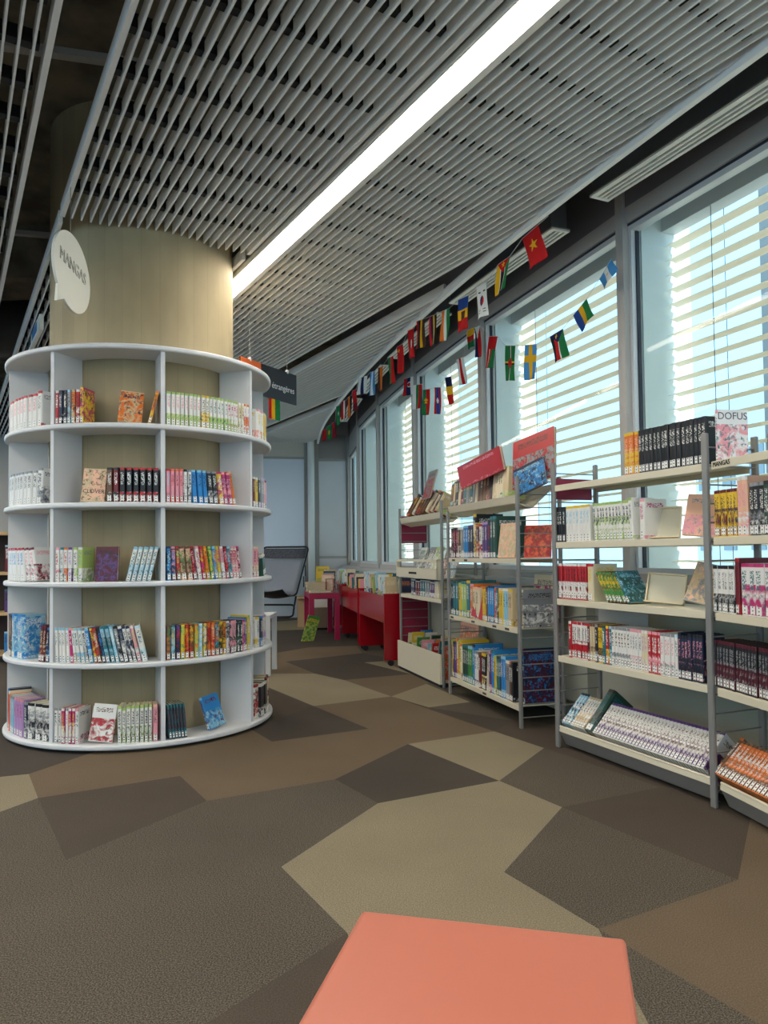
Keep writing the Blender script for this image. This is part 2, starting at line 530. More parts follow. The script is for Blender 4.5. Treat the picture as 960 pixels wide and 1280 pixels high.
# ---- windows: frame, pane, with facade fins and blinds outside
BL = {}
def slat_curve(L):
    """gently cambered blind slat, chord 80 mm"""
    k = round(L, 2)
    if k not in BL:
        mb = MB(); n = 6; vs = []
        for j in range(n + 1):
            y = -0.04 + 0.08 * j / n
            z = 0.010 * (1 - (y / 0.04) ** 2)
            vs += [(0, y, z), (k, y, z), (0, y, z + 0.0012), (k, y, z + 0.0012)]
        fs = []
        for j in range(n):
            a, b = 4 * j, 4 * j + 4
            fs += [(a, a + 1, b + 1, b), (a + 2, b + 2, b + 3, a + 3)]
        fs += [(0, 2, 3, 1), (4 * n, 4 * n + 1, 4 * n + 3, 4 * n + 2)]
        BL[k] = mb.add(vs, fs).mesh('slat', M_BLIND)
        for p in BL[k].polygons:
            p.use_smooth = True
    return BL[k]
PLACE = ['first window beyond right edge of view', 'window nearest the right edge, behind tall manga shelves', 'window beside tall manga shelves, left of wide grey mullion', 'wide window behind the tilted red picture books',
         'narrow looking window left of the wire book rack', 'third window from the far end wall', 'second window from far end wall', 'last window next to the far end wall']
for i in range(len(MUL) - 1):
    a, b = MUL[i], MUL[i + 1]
    d = (a - b).normalized(); n = Vector((-d.y, d.x, 0)); L = (b - a).length
    Mw = Matrix.Translation(b) @ Matrix(((d.x, n.x, 0, 0), (d.y, n.y, 0, 0), (0, 0, 1, 0), (0, 0, 0, 1)))
    w = struct(thing('window_%d' % (i + 1), '', 'window'), 'grey framed ' + PLACE[i], 'window')
    w.matrix_world = Mw
    top = HEAD if i < 7 else HEAD - 0.22
    f = MB()
    f.box(0.0, -0.02, SILL, 0.03, 0.10, 3.2)
    f.box(L - 0.03, -0.02, SILL, L, 0.10, 3.2)
    f.box(0.03, 0.0, top + 0.012, L - 0.03, 0.09, HEAD + 0.10)
    f.box(0.03, 0.0, SILL, L - 0.03, 0.09, SILL + 0.05)
    f.build('window_frame', M_FRAME, w)
    g = MB()
    g.box(0.03, 0.02, SILL + 0.05, 0.05, 0.075, top); g.box(L - 0.05, 0.02, SILL + 0.05, L - 0.03, 0.075, top)
    g.box(0.05, 0.02, top - 0.03, L - 0.05, 0.075, top)
    g.box(0.05, 0.02, SILL + 0.05, L - 0.05, 0.075, SILL + 0.08)
    sash = g.build('sash', M_SILVER, w)
    g = MB()
    g.box(0.05, 0.048, SILL + 0.08, 0.058, 0.07, top - 0.03); g.box(L - 0.058, 0.048, SILL + 0.08, L - 0.05, 0.07, top - 0.03)
    g.box(0.03, 0.015, top, L - 0.03, 0.08, top + 0.012)
    g.build('gasket', M_GASKET, sash)
    MB().box(0.05, 0.055, SILL + 0.08, L - 0.05, 0.061, top - 0.03).build('pane', M_GLASS, sash)
    # outside: fin on the far side, and the blind
    fin = MB().box(-0.03, 0.11, 0.2, 0.03, 0.46, 3.3)
    fin.build('facade_fin', M_FIN, w)
    bl = thing('venetian_blind', 'cream venetian blind outside the ' + PLACE[i].replace(' beyond right edge of view', ' past the right edge'), 'blind', group='outdoor blinds')
    bl.matrix_world = Mw
    z = 0.60; k = 0
    while z < 2.78:
        o = link('slat', slat_curve(L - 0.09), bl)
        o.location = (0.045, 0.30, z)
        z += 0.0845
    MB().box(0.035, 0.25, 2.80, L - 0.035, 0.35, 3.5).build('head_box', mat('blind_box_grey', 'cdd3d3', 0.5), bl)  # blind box; its hidden upper part is added height to keep sun out
    for u in (0.22, 0.78):
        for q in (0.255, 0.345):
            MB().box(L * u - 0.0012, q - 0.0012, 0.60, L * u + 0.0012, q + 0.0012, 2.80).build('ladder_cord', M_GASKET, bl)

# ---- outer facade posts and the pale houses across the street
ground = struct(MB().box(4.9, -30, -3.3, 70, 60, -3.0).build('street_ground', mat('street_asphalt', 'cfccc5', 0.9)), 'pale street ground outside the windows', 'ground')
def house(name, x0, y0, x1, y1, h, col, label):
    r = thing(name, label, 'building', ((x0 + x1) / 2, (y0 + y1) / 2, -3.0))
    MB().box(x0 - (x0 + x1) / 2, y0 - (y0 + y1) / 2, 0, x1 - (x0 + x1) / 2, y1 - (y0 + y1) / 2, h).build('wall', mat(name + '_render', col, 0.8), r)
    me = MB().box(0, -0.6, 0, 0.06, 0.6, 1.5).mesh('window', mat('house_window', '8b9aa4', 0.2))
    n = int((y1 - y0) / 2.6)
    for k in range(n):
        for zz in range(int(h / 3)):
            o = link('window', me, r)
            o.location = (x0 - (x0 + x1) / 2 - 0.06, (k - (n - 1) / 2) * 2.6, 1.0 + zz * 3)
house('apartment_block', 24, -14, 34, 6, 12, 'e6e4df', 'pale apartment block across the street, right of the grey mullion')
house('apartment_block', 20, 9, 30, 21, 9, 'ded9d0', 'lower cream apartment block across the street, behind the bunting')
house('apartment_block', 16, 25, 30, 46, 11, 'e9e9e6', 'far white apartment block seen through the distant windows')
for k, (x, y) in enumerate(((5.2, 1.5), (4.6, 4.5), (4.0, 7.5), (3.5, 10.5))):
    tag(MB().box(x, y, -3, x + 0.22, y + 0.22, 6).build('facade_post', mat('facade_post_grey', '9b9c9c', 0.6)), ['nearest', 'second', 'third', 'farthest'][k] + ' grey outdoor post standing beyond the blinds', 'post', 'outdoor facade posts')

# ---- far wall, left and back walls
M_WALLW = mat('pale_wall_panel', 'c6cbd0', 0.5, 0.03, 1.5)
fw = MB()
P0, P1, P2 = Vector((-0.50, 12.05, 0)), Vector((-1.17, 12.0, 0)), Vector((-6.5, 10.9, 0))
def wallseg(mb, a, b, z0, z1, th=0.1):
    d = (b - a).normalized(); n = Vector((-d.y, d.x, 0))
    if n.y < 0: n = -n
    vs = [Vector((p.x, p.y, z)) for z in (z0, z1) for p in (a, b, b + n * th, a + n * th)]
    mb.add(vs, [(0, 3, 2, 1), (4, 5, 6, 7), (0, 1, 5, 4), (1, 2, 6, 5), (2, 3, 7, 6), (3, 0, 4, 7)])
wallseg(fw, P0, P1, 0, 3.55); wallseg(fw, P1, P2, 0, 3.55)
wall_far = struct(fw.build('wall_far', mat('far_wall_grey', 'a8a6a2', 0.6)), 'pale panelled wall at far end behind the lounge chair', 'wall')
def wpanel(a, b, z0, z1, m, name):
    d = (b - a).normalized(); n = Vector((d.y, -d.x, 0))
    if n.y > 0: n = -n
    mb = MB(); wallseg(mb, a + n * 0.02, b + n * 0.02, z0, z1, 0.02)
    mb.build(name, m, wall_far)
dA = (P2 - P1).normalized(); dB = (P0 - P1).normalized()
wpanel(P1 + dA * 0.12, P1 + dA * 1.5, 0.98, 2.55, mat('pale_blue_panel', 'dbe5f3', 0.22), 'wall_panel')
wpanel(P1 + dA * 1.52, P1 + dA * 3.0, 0.98, 2.55, MATS['pale_blue_panel'], 'wall_panel')
wpanel(P1 + dA * 0.12, P1 + dA * 3.0, 0.0, 0.94, mat('pale_blue_panel_low', 'c6d0dc', 0.35), 'wall_panel')
wpanel(P1 + dA * 0.12, P1 + dA * 3.0, 2.59, 2.95, mat('warm_grey_panel', 'c3bfb6', 0.5), 'wall_panel')
wpanel(P1 + dB * 0.12, P1 + dB * 0.56, 0.98, 2.52, M_WALLW, 'wall_panel')
wpanel(P1 + dB * 0.12, P1 + dB * 0.56, 0.0, 0.94, M_WALLW, 'wall_panel')
wpanel(P1 + dB * 0.12, P1 + dB * 0.56, 2.56, 2.95, mat('mid_grey_panel', '93918f', 0.5), 'wall_panel')
MB().cyl(P1.x, P1.y - 0.06, 0.055, 0, 2.95, 20).build('corner_pipe', mat('pipe_paint', 'dde4e4', 0.35), wall_far, smooth=True)
wl = MB().box(-9.1, -5, 0, -9, 13, 0.5).box(-9.1, -5, 2.9, -9, 13, 3.55)
for y in (-5, -2.2, 0.6, 3.4, 6.2, 9.0, 12.4):
    wl.box(-9.1, y, 0.5, -9, y + 0.6, 2.9)  # gaps between these piers are invented, to let daylight reach the far end
struct(wl.build('wall_left', mat('left_wall_beige', '9d8f78', 0.8)), 'distant beige wall on the left, with openings added for daylight', 'wall')
wb = MB()
for x0, x1 in ((-9, -8.6), (-5.9, -5.5), (-2.8, -2.4), (0.3, 0.7), (3.4, 4.6)):
    wb.box(x0, -5.1, 0, x1, -5, 3.55)
wb.box(-9, -5.1, 0, 4.6, -5, 0.4); wb.box(-9, -5.1, 3.0, 4.6, -5, 3.55)
struct(wb.build('wall_back', mat('back_wall_paint', 'c9c4ba', 0.8)), 'wall with tall window openings behind the viewer', 'wall')

# ---- strip lights between the panels
M_TUBE = emit('strip_light_diffuser', 'fff5e6', 29.0)
def strip_light(s, t0, t1, label):
    r = thing('strip_light', label, 'ceiling light', st(s, t0, CEIL), A_DIR, 'recessed ceiling strip lights')
    L = t1 - t0
    MB().box(-0.056, 0, 0.012, 0.056, L, 0.03).build('diffuser', M_TUBE, r)
    MB().box(-0.068, 0, 0.0, -0.056, L, 0.11).box(0.056, 0, 0.0, 0.068, L, 0.11).box(-0.068, 0, 0.03, 0.068, L, 0.11).build('housing', M_GRILLE, r)
strip_light(1.668, -2.6, 12.0, 'long glowing strip light recessed in ceiling, running past concrete column')
strip_light(-0.95, -2.6, 12.0, 'unseen ceiling strip light added left of the view to brighten the hall')  # this and the next two are out of view, added to brighten the interior
strip_light(-2.3, -2.6, 9.5, 'second unseen ceiling strip light added left of the view for brightness')
strip_light(-4.6, -2.6, 9.5, 'unseen ceiling strip light added over the far left of the hall')

# ---- slot diffusers hanging in the cove
def slot_diffuser(a, b, label):
    a, b = Vector((*a, 0)), Vector((*b, 0))
    d = (a - b).normalized(); n = Vector((-d.y, d.x, 0)); L = (b - a).length
    r = thing('slot_diffuser', label, 'air diffuser', group='slot diffusers above the windows')
    r.matrix_world = Matrix.Translation(b) @ Matrix(((d.x, n.x, 0, 0), (d.y, n.y, 0, 0), (0, 0, 1, 0), (0, 0, 0, 1)))
    MB().box(0.02, 0.008, 2.885, L - 0.02, 0.115, 3.12).build('plenum_box', M_DUCT, r)
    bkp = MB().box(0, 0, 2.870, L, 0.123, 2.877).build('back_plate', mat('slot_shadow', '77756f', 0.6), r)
    for y0, y1 in ((0, 0.030), (0.047, 0.060), (0.076, 0.089), (0.105, 0.123)):
        MB().box(0, y0, 2.860, L, y1, 2.870).build('blade', M_GRILLE, bkp)
    MB().box(0, 0, 2.859, 0.02, 0.123, 2.870).box(L - 0.02, 0, 2.859, L, 0.123, 2.870).build('end_frame', M_GRILLE, r)
DIFF = [((1.88, 2.13), (1.10, 3.83), 'nearest white slot diffuser, above right hand window'), ((0.985, 4.20), (0.50, 5.46), 'white slot diffuser behind the red starred flag'),
        ((0.43, 5.68), (0.05, 6.98), 'white slot diffuser behind the run of red flags'), ((-0.02, 7.25), (-0.30, 8.50), 'fourth white slot diffuser counting from the right'), ((-0.36, 8.80), (-0.62, 10.3), 'farthest white slot diffuser near end wall')]
for a, b, l in DIFF:
    slot_diffuser(a, b, l)

# ---- concrete column
col = MB().cyl(COLC.x, COLC.y, R_COL, 0, 3.55, 72).build('column', M_CONC, None, smooth=True)
struct(col, 'round board marked concrete column rising through the ring bookcase', 'column')
# ducts up in the dark void at the left
tag(MB().tube([(-5.5, 7.2, 3.2), (-1.9, 6.9, 3.2)], 0.26, 20).build('air_duct', M_DUCT, None, smooth=True), 'fat dark air duct in void above ceiling panels', 'duct')
tag(MB().beam((-4.2, 2.6, 3.3), (0.9, 3.9, 3.3), 0.05, 0.03).build('cable_tray', M_FRAME), 'thin metal cable tray crossing the dark ceiling void', 'cable tray')
tag(MB().beam((-5.2, 4.4, 3.25), (-1.9, 5.2, 3.25), 0.04, 0.03).build('cable_tray', M_FRAME), 'lower metal cable tray beside the column, above speech bubble sign', 'cable tray')
# ================================================================== FURNITURE
M_CREAM = mat('cream_shelf_metal', 'd9d0b8', 0.4)
M_POST = mat('grey_steel_post', '8f8d8a', 0.4, metal=0.3)
M_MAROON = mat('maroon_panel', '8c1f3d', 0.4)
M_RED = mat('red_lacquer', '9a0617', 0.22, spec=0.5)
M_DKRED = mat('dark_pink_lacquer', '9c1140', 0.3)
M_ORANGE = mat('coral_laminate', 'c06e58', 0.38)
M_INK = mat('black_ink', '17171a', 0.7)

# ---- ring bookcase around the column
RH = [0.030, 0.443, 0.860, 1.272, 1.684, 2.100]
R_SH = 0.775
ringcase = thing('round_bookcase', 'white ring shaped bookcase with five shelves wrapped around the concrete column', 'bookcase', (COLC.x, COLC.y, 0))
for h in RH:
    o = MB().ring(0, 0, R_COL + 0.004, R_SH, h - 0.014, h + 0.014, 120).build('shelf_board', M_WHITE, ringcase, smooth=True, bevel=0.008, seg=2)
MB().ring(0, 0, R_COL + 0.004, R_SH - 0.07, 0.0, RH[0] - 0.014, 96).build('plinth', M_WHITE, ringcase, smooth=True)
DIV = [math.radians(-155 + 45 * k) for k in range(8)]
dmesh = {}
for j in range(5):
    z0, z1 = RH[j] + 0.014, RH[j + 1] - 0.014
    me = MB().box(R_COL + 0.006, -0.011, z0, 0.752, 0.011, z1).mesh('divider', M_WHITE)
    for a in DIV:
        o = link('divider', me, ringcase)
        o.rotation_euler = (0, 0, a)

# ---- speech bubble sign
bub = thing('speech_bubble_sign', 'white speech bubble sign reading MANGAS hung beside the column', 'sign')
BUBM = Matrix.Translation((-1.515, 3.60, 2.40)) @ Matrix(((-0.045, 0, 0.999, 0), (0.999, 0, 0.045, 0), (0, 1, 0, 0), (0, 0, 0, 1)))
bub.matrix_world = BUBM
bp = []
for k in range(64):
    a = math.radians(-90 + 360 * k / 64)
    bp.append((0.238 * math.cos(a), 0.188 * math.sin(a)))
i0 = min(range(64), key=lambda k: abs(math.degrees(math.atan2(bp[k][1], bp[k][0])) + 142))
bp = bp[:i0 - 1] + [bp[i0 - 1], (-0.200, -0.205), bp[min(i0 + 3, 63)]] + bp[i0 + 4:]
bbd = MB().prism(bp, -0.012, 0.0).build('bubble_board', mat('sign_white', 'efece0', 0.45), bub)
me = text_mesh('MANGAS', 0.084, name='lettering', outline=0.0013)
me.materials.append(mat('engraved_line', 'aeaba1', 0.6))
o = link('lettering', me, bbd); o.location = (0.0, 0.03, 0.0012); o.rotation_euler = (0, 0, math.radians(-2))
MB().tube([(-0.02, 0.185, -0.006), (-0.02, 0.43, -0.006)], 0.0015, 6).build('wire', M_POST, bub)

# ---- hanging sign: foreign languages corner
sg = thing('hanging_sign', 'black hanging sign with orange block, white word étrangères', 'sign')
a, b = Vector((-1.04, 5.40, 0)), Vector((-0.700, 6.0, 0))
d = (b - a).normalized(); n = Vector((-d.y, d.x, 0)); L = (b - a).length
sg.matrix_world = Matrix.Translation((a.x, a.y, 2.22)) @ Matrix(((d.x, n.x, 0, 0), (d.y, n.y, 0, 0), (0, 0, 1, 0), (0, 0, 0, 1)))
sbd = MB().box(0, 0, 0, L, 0.012, 0.245).build('sign_board', mat('sign_black', '23252a', 0.45), sg)
MB().box(0, -0.002, 0.185, 0.235, 0.014, 0.246).build('orange_block', mat('sign_orange', 'd2622a', 0.5), sbd)
def flat_text(txt, size, parent, loc, m, rot=(math.pi / 2, 0, 0), name='lettering', depth=0.0006):
    me = text_mesh(txt, size, depth, name)
    me.materials.append(m)
    o = link(name, me, parent)
    o.location = loc
    o.rotation_euler = rot
    return o
flat_text('étrangères', 0.068, sbd, (L - 0.178, -0.0015, 0.105), mat('sign_lettering', 'e9e9ea', 0.5))
for u in (0.11, 0.57):
    MB().tube([(u, 0.006, 0.245), (u, 0.006, CEIL - 2.22)], 0.0015, 6).build('wire', M_POST, sg)
    MB().box(u - 0.008, -0.004, 0.235, u + 0.008, 0.016, 0.265).build('clip', M_SILVER, sg)

# ---- narrow sign strip hung in the dark at the left
s2 = thing('hanging_strip_sign', 'narrow white sign strip with blue lettering hanging left of the column', 'sign')
p0, p1 = at_y(34, 441, 6.6), at_y(52, 402, 5.4)
dd = (p1 - p0).normalized(); side = dd.cross(Vector((0, 0, 1))).normalized(); nn = side.cross(dd)
s2.matrix_world = Matrix.Translation(p0) @ Matrix(((dd.x, side.x, nn.x, 0), (dd.y, side.y, nn.y, 0), (dd.z, side.z, nn.z, 0), (0, 0, 0, 1)))
LL = (p1 - p0).length
MB().box(0, -0.015, -0.055, LL, 0.015, 0.055).build('sign_strip', mat('sign_white', 'efece0'), s2)
MB().box(LL * 0.52, -0.017, -0.03, LL * 0.85, 0.017, 0.04).build('blue_print', mat('sign_blue', '2f6fa8', 0.5), s2)
MB().box(LL * 0.14, -0.017, -0.03, LL * 0.44, 0.017, 0.03).build('black_print', M_INK, s2)

# ---- coral stool in the foreground
stl = thing('square_stool', 'coral orange square stool at the bottom of the view', 'stool', (-0.041, 1.17, 0), math.atan2(-0.093, 0.379))
MB().box(0, -0.39, 0.415, 0.39, 0, 0.45).build('seat', M_ORANGE, stl, bevel=0.007, seg=3)
for x in (0.012, 0.348):
    for y in (-0.378, -0.042):
        MB().box(x, y, 0, x + 0.03, y + 0.03, 0.415).build('leg', M_ORANGE, stl, bevel=0.003)

# ---- straight shelving units
class Unit:
    def __init__(self, A, B, name, label, cat='shelf'):
        A, B = Vector((*A, 0)), Vector((*B, 0))
        self.u = (B - A).normalized()
        self.L = (B - A).length
        self.w = Vector((-self.u.y, self.u.x, 0))
        self.rz = math.atan2(self.u.y, self.u.x)
        self.M = Matrix.Translation(A) @ Matrix.Rotation(self.rz, 4, 'Z')
        self.root = thing(name, label, cat, A, self.rz) if name else None
    def lx(self, px, z, y=0.02):
        lo, hi = -0.6, self.L + 1.2
        for _ in range(40):
            m = (lo + hi) / 2
            if proj(self.M @ Vector((m, y, z)))[0] < px: lo = m
            else: hi = m
        return (lo + hi) / 2
DEP = 0.27
def post(u, x, y, h):
    MB().box(x - 0.014, y - 0.009, 0, x + 0.014, y + 0.009, h).build('post', M_POST, u.root, bevel=0.005)
def ladder(u, x, h, z0=0.06, step=0.075):
    me = u.__dict__.setdefault('_rung', MB().tube([(0, 0.0, 0), (0, DEP, 0)], 0.0035, 6).mesh('rung', M_POST))
    z = z0
    while z < h - 0.02:
        o = link('rung', me, u.root)
        o.location = (x, 0, z)
        z += step
def shelf(u, z, x0=None, x1=None, dep=DEP - 0.01, lip=0.030):
    x0 = 0.016 if x0 is None else x0
    x1 = u.L - 0.016 if x1 is None else x1
    return MB().box(x0, 0.0, z - 0.006, x1, dep, z).box(x0, -0.004, z - lip, x1, 0.003, z + 0.001).box(x0, dep - 0.003, z - lip, x1, dep, z).build('shelf_board', M_CREAM, u.root, bevel=0.0015)
def tray(u, prof, name='display_tray', m=None, th=0.006):
    """bent sheet running the unit's length; prof = (y, z) points"""
    mb = MB()
    for (y0, z0), (y1, z1) in zip(prof[:-1], prof[1:]):
        dy, dz = y1 - y0, z1 - z0
        l = math.hypot(dy, dz); ny, nz = dz / l * th, -dy / l * th
        vs = [(x, y, z) for x in (0.016, u.L - 0.016) for y, z in ((y0, z0), (y1, z1), (y1 + ny, z1 + nz), (y0 + ny, z0 + nz))]
        mb.add(vs, [(0, 1, 2, 3), (7, 6, 5, 4), (0, 4, 5, 1), (1, 5, 6, 2), (2, 6, 7, 3), (3, 7, 4, 0)])
    return mb.build(name, m or M_CREAM, u.root)

HB1 = 1.464
B1 = Unit((0.8832, 3.8462), (1.2726, 2.9200), 'steel_bookshelf', 'grey steel bookshelf of manga with cream shelves, in front of bright blinds')
B0 = Unit((1.2726 + 0.004, 2.9200 - 0.03), (1.2726 + 0.175, 2.9200 - 1.03), 'steel_bookshelf', 'grey steel bookshelf cut by the right edge, labelled MANGAS')
B2 = Unit((0.460, 5.330), (0.768, 4.255), 'steel_bookshelf', 'middle grey steel rack crowded with picture books and tilted red albums')
B3 = Unit((0.140, 6.550), (0.432, 5.560), 'steel_bookshelf', 'far grey steel rack with cream bin and maroon side panels')
Z1 = [1.344, 1.051, 0.760, 0.470]
for u, posts in ((B1, ((0, 0), (0, DEP), (B1.L, 0), (B1.L, DEP))), (B0, ((0, DEP), (B0.L, 0), (B0.L, DEP)))):
    for x, y in posts:
        post(u, x, y, HB1)
    for z in Z1:
        shelf(u, z)
    tray(u, [(-0.004, 0.085), (0.0, 0.115), (0.108, 0.026), (0.262, 0.178)])
    tray(u, [(0.004, 0.083), (0.035, 0.02), (0.05, 0.012)], 'kick_plate', M_POST, 0.003)
    ladder(u, u.L, HB1)
ladder(B1, 0, HB1)
MB().box(-0.012, 0.02, 1.275, -0.006, DEP - 0.02, 1.385).build('side_panel', M_MAROON, B1.root)
MB().box(0.018, 0.257, 0.60, B1.L * 0.38, 0.262, 0.72).build('back_rail', mat('rail_grey', 'c5c3bb', 0.5), B1.root)
flat_text('MANGAS', 0.026, B0.root, (0.080, -0.0056, 1.331), M_INK)

for u in (B2, B3):
    h = 1.440 if u is B2 else 1.400
    for x in (0, u.L):
        for y in (0, DEP):
            post(u, x, y, h if (x > 0 or u is B3) else 1.30)
    ladder(u, u.L, h)
B2S = {z: shelf(B2, z) for z in (0.124, 0.564, 0.967)}
ladder(B2, 0, 1.30)
TOPT = [(0.0, 1.335), (0.012, 1.290), (0.10, 1.262), (0.265, 1.405)]
tray(B2, TOPT)
tray(B3, [(0.0, 1.315), (0.012, 1.270), (0.10, 1.242), (0.265, 1.385)])
ladder(B3, 0, 1.40)
B3P = MB().box(-0.010, 0.016, 1.095, -0.004, DEP - 0.016, 1.33).build('side_panel', M_MAROON, B3.root)
MB().box(-0.010, 0.016, 0.12, -0.004, DEP - 0.016, 0.645).build('side_panel', M_MAROON, B3.root)
# bottom bin and middle rack of the far unit
bn = MB()
bn.box(-0.012, -0.03, 0.025, B3.L + 0.0, -0.012, 0.245).box(0.016, -0.012, 0.03, B3.L - 0.016, DEP, 0.04).box(0.016, DEP, 0.03, B3.L - 0.016, DEP + 0.012, 0.3)
bn.build('bin', M_CREAM, B3.root)
MB().box(0.0, -0.02, 0.0, B3.L - 0.02, 0.22, 0.024).build('bin_base', M_INK, B3.root)
mr = MB()
mr.box(-0.01, -0.035, 0.805, B3.L * 0.98, -0.025, 0.885).box(-0.01, -0.035, 0.935, B3.L * 0.98, -0.025, 0.955)
mr.box(-0.01, -0.035, 0.805, 0.01, 0.0, 0.955).box(B3.L * 0.98 - 0.02, -0.035, 0.805, B3.L * 0.98, 0.0, 0.955).box(0.016, -0.025, 0.80, B3.L - 0.016, DEP - 0.02, 0.806)
mrk = mr.build('display_rack', M_CREAM, B3.root)
MB().box(B3.L * 0.33, -0.0365, 0.835, B3.L * 0.52, -0.035, 0.852).build('rack_label', M_INK, mrk)
shelf(B3, 0.655, dep=DEP)

# labels stuck on the middle unit's shelf lips
for z, us in ((0.967, (0.10, 0.30)), (0.564, (0.06, 0.40, 0.70, 0.86)), (0.124, (0.55,))):
    for uu in us:
        MB().box(B2.L * uu - 0.028, -0.0052, z - 0.021, B2.L * uu + 0.028, -0.0045, z - 0.008).build('shelf_label', mat('label_dark', '4a463c', 0.6), B2S[z])
# ================================================================== BOOKS
PAL = {'white': 'e6e4de', 'cream': 'dccfae', 'black': '1d1d21', 'navy': '1d2947', 'red': 'b81f28', 'dark red': '6e1420', 'pink': 'e59aa6', 'orange': 'd9732c', 'yellow': 'e2bd2c', 'green': '3f8a43',
       'teal': '27707a', 'light blue': '8fc3d8', 'blue': '2a83c6', 'purple': '5b3a78', 'grey': '8d8f92', 'brown': '6b4a33', 'beige': 'cbb58e', 'magenta': 'bd2d6e', 'lime': 'a9c46a', 'coral': 'ef6a45', 'lilac': 'b892c4', 'dark green': '20473a', 'maroon': '571326', 'sky': 'bfe0ec', 'peach': 'eab89a'}
PALIN = {k: lin(v) for k, v in PAL.items()}
def cover_material():
    m = bpy.data.materials.new('printed_book_cover')
    m.use_nodes = True
    nt = m.node_tree
    N, L = nt.nodes.new, nt.links.new
    b = nt.nodes['Principled BSDF']
    b.inputs['Roughness'].default_value = 0.35
    def attr(n):
        a = N('ShaderNodeAttribute'); a.attribute_type = 'OBJECT'; a.attribute_name = n
        return a
    c1, c2, c3, sd, sty, gly = attr('c1'), attr('c2'), attr('c3'), attr('seed'), attr('art'), attr('glyphs')
    uv = N('ShaderNodeUVMap'); uv.uv_map = 'UVMap'
    sx = N('ShaderNodeSeparateXYZ'); L(uv.outputs['UV'], sx.inputs[0])
    tc = N('ShaderNodeTexCoord')
    off = N('ShaderNodeVectorMath'); off.operation = 'ADD'
    L(tc.outputs['Object'], off.inputs[0]); L(sd.outputs['Vector'], off.inputs[1])
    def math_(op, a, bb=None):
        n = N('ShaderNodeMath'); n.operation = op
        for i, x in enumerate((a, bb)):
            if x is None: continue
            if isinstance(x, (int, float)): n.inputs[i].default_value = x
            else: L(x, n.inputs[i])
        return n.outputs[0]
    def mix(f, a, bb):
        n = N('ShaderNodeMix'); n.data_type = 'RGBA'
        L(f, n.inputs['Factor']); L(a, n.inputs['A']); L(bb, n.inputs['B'])
        return n.outputs['Result']
    u, v = sx.outputs['X'], sx.outputs['Y']
    spine = math_('LESS_THAN', u, 1.0)
    # art: layered brush-like noise running through the three inks
    nz = N('ShaderNodeTexNoise'); nz.inputs['Scale'].default_value = 24; nz.inputs['Detail'].default_value = 4; nz.inputs['Roughness'].default_value = 0.55; nz.inputs['Distortion'].default_value = 1.1
    L(off.outputs[0], nz.inputs['Vector'])
    n2 = N('ShaderNodeTexNoise'); n2.inputs['Scale'].default_value = 62; n2.inputs['Detail'].default_value = 3; n2.inputs['Distortion'].default_value = 0.6
    L(off.outputs[0], n2.inputs['Vector'])
    def ramp(src, a, bb):
        r = N('ShaderNodeValToRGB'); r.color_ramp.elements[0].position = a; r.color_ramp.elements[1].position = bb
        L(src, r.inputs['Fac']); return r.outputs['Color']
    art = mix(ramp(nz.outputs['Fac'], 0.42, 0.56), c1.outputs['Color'], c2.outputs['Color'])
    art = mix(ramp(n2.outputs['Fac'], 0.53, 0.68), art, c3.outputs['Color'])
    in_art = math_('MULTIPLY', math_('LESS_THAN', v, sty.outputs['Fac']), math_('GREATER_THAN', v, 0.02))
    # title glyphs
    gm = N('ShaderNodeMapping'); gm.inputs['Scale'].default_value = (1, 1, 1.5); L(off.outputs[0], gm.inputs['Vector'])
    gv = N('ShaderNodeTexVoronoi'); gv.inputs['Scale'].default_value = 260; L(gm.outputs[0], gv.inputs['Vector'])
    gs = N('ShaderNodeSeparateColor'); L(gv.outputs['Color'], gs.inputs[0])
    glyph = math_('GREATER_THAN', gs.outputs['Green'], 0.55)
    uu = math_('FRACT', u)
    tspine = math_('MULTIPLY', math_('MULTIPLY', math_('GREATER_THAN', v, 0.5), math_('LESS_THAN', v, 0.86)), math_('MULTIPLY', math_('GREATER_THAN', uu, 0.22), math_('LESS_THAN', uu, 0.78)))
    tcover = math_('MULTIPLY', math_('MULTIPLY', math_('GREATER_THAN', v, 0.78), math_('LESS_THAN', v, 0.9)), math_('MULTIPLY', math_('GREATER_THAN', uu, 0.15), math_('LESS_THAN', uu, 0.85)))
    nsp = math_('SUBTRACT', 1.0, spine)
    tmask = math_('MULTIPLY', glyph, math_('ADD', math_('MULTIPLY', tspine, spine), math_('MULTIPLY', math_('MULTIPLY', tcover, nsp), gly.outputs['Fac'])))
    base = mix(math_('MULTIPLY', math_('GREATER_THAN', v, 0.93), spine), c1.outputs['Color'], c2.outputs['Color'])
    col = mix(tmask, mix(in_art, base, art), c3.outputs['Color'])
    L(col, b.inputs['Base Color'])
    return m
M_COVER = cover_material()
M_PAGES = mat('page_edges', 'cfc3a4', 0.8, 0.08, 300, stretch=(6, 0.2, 0.2))
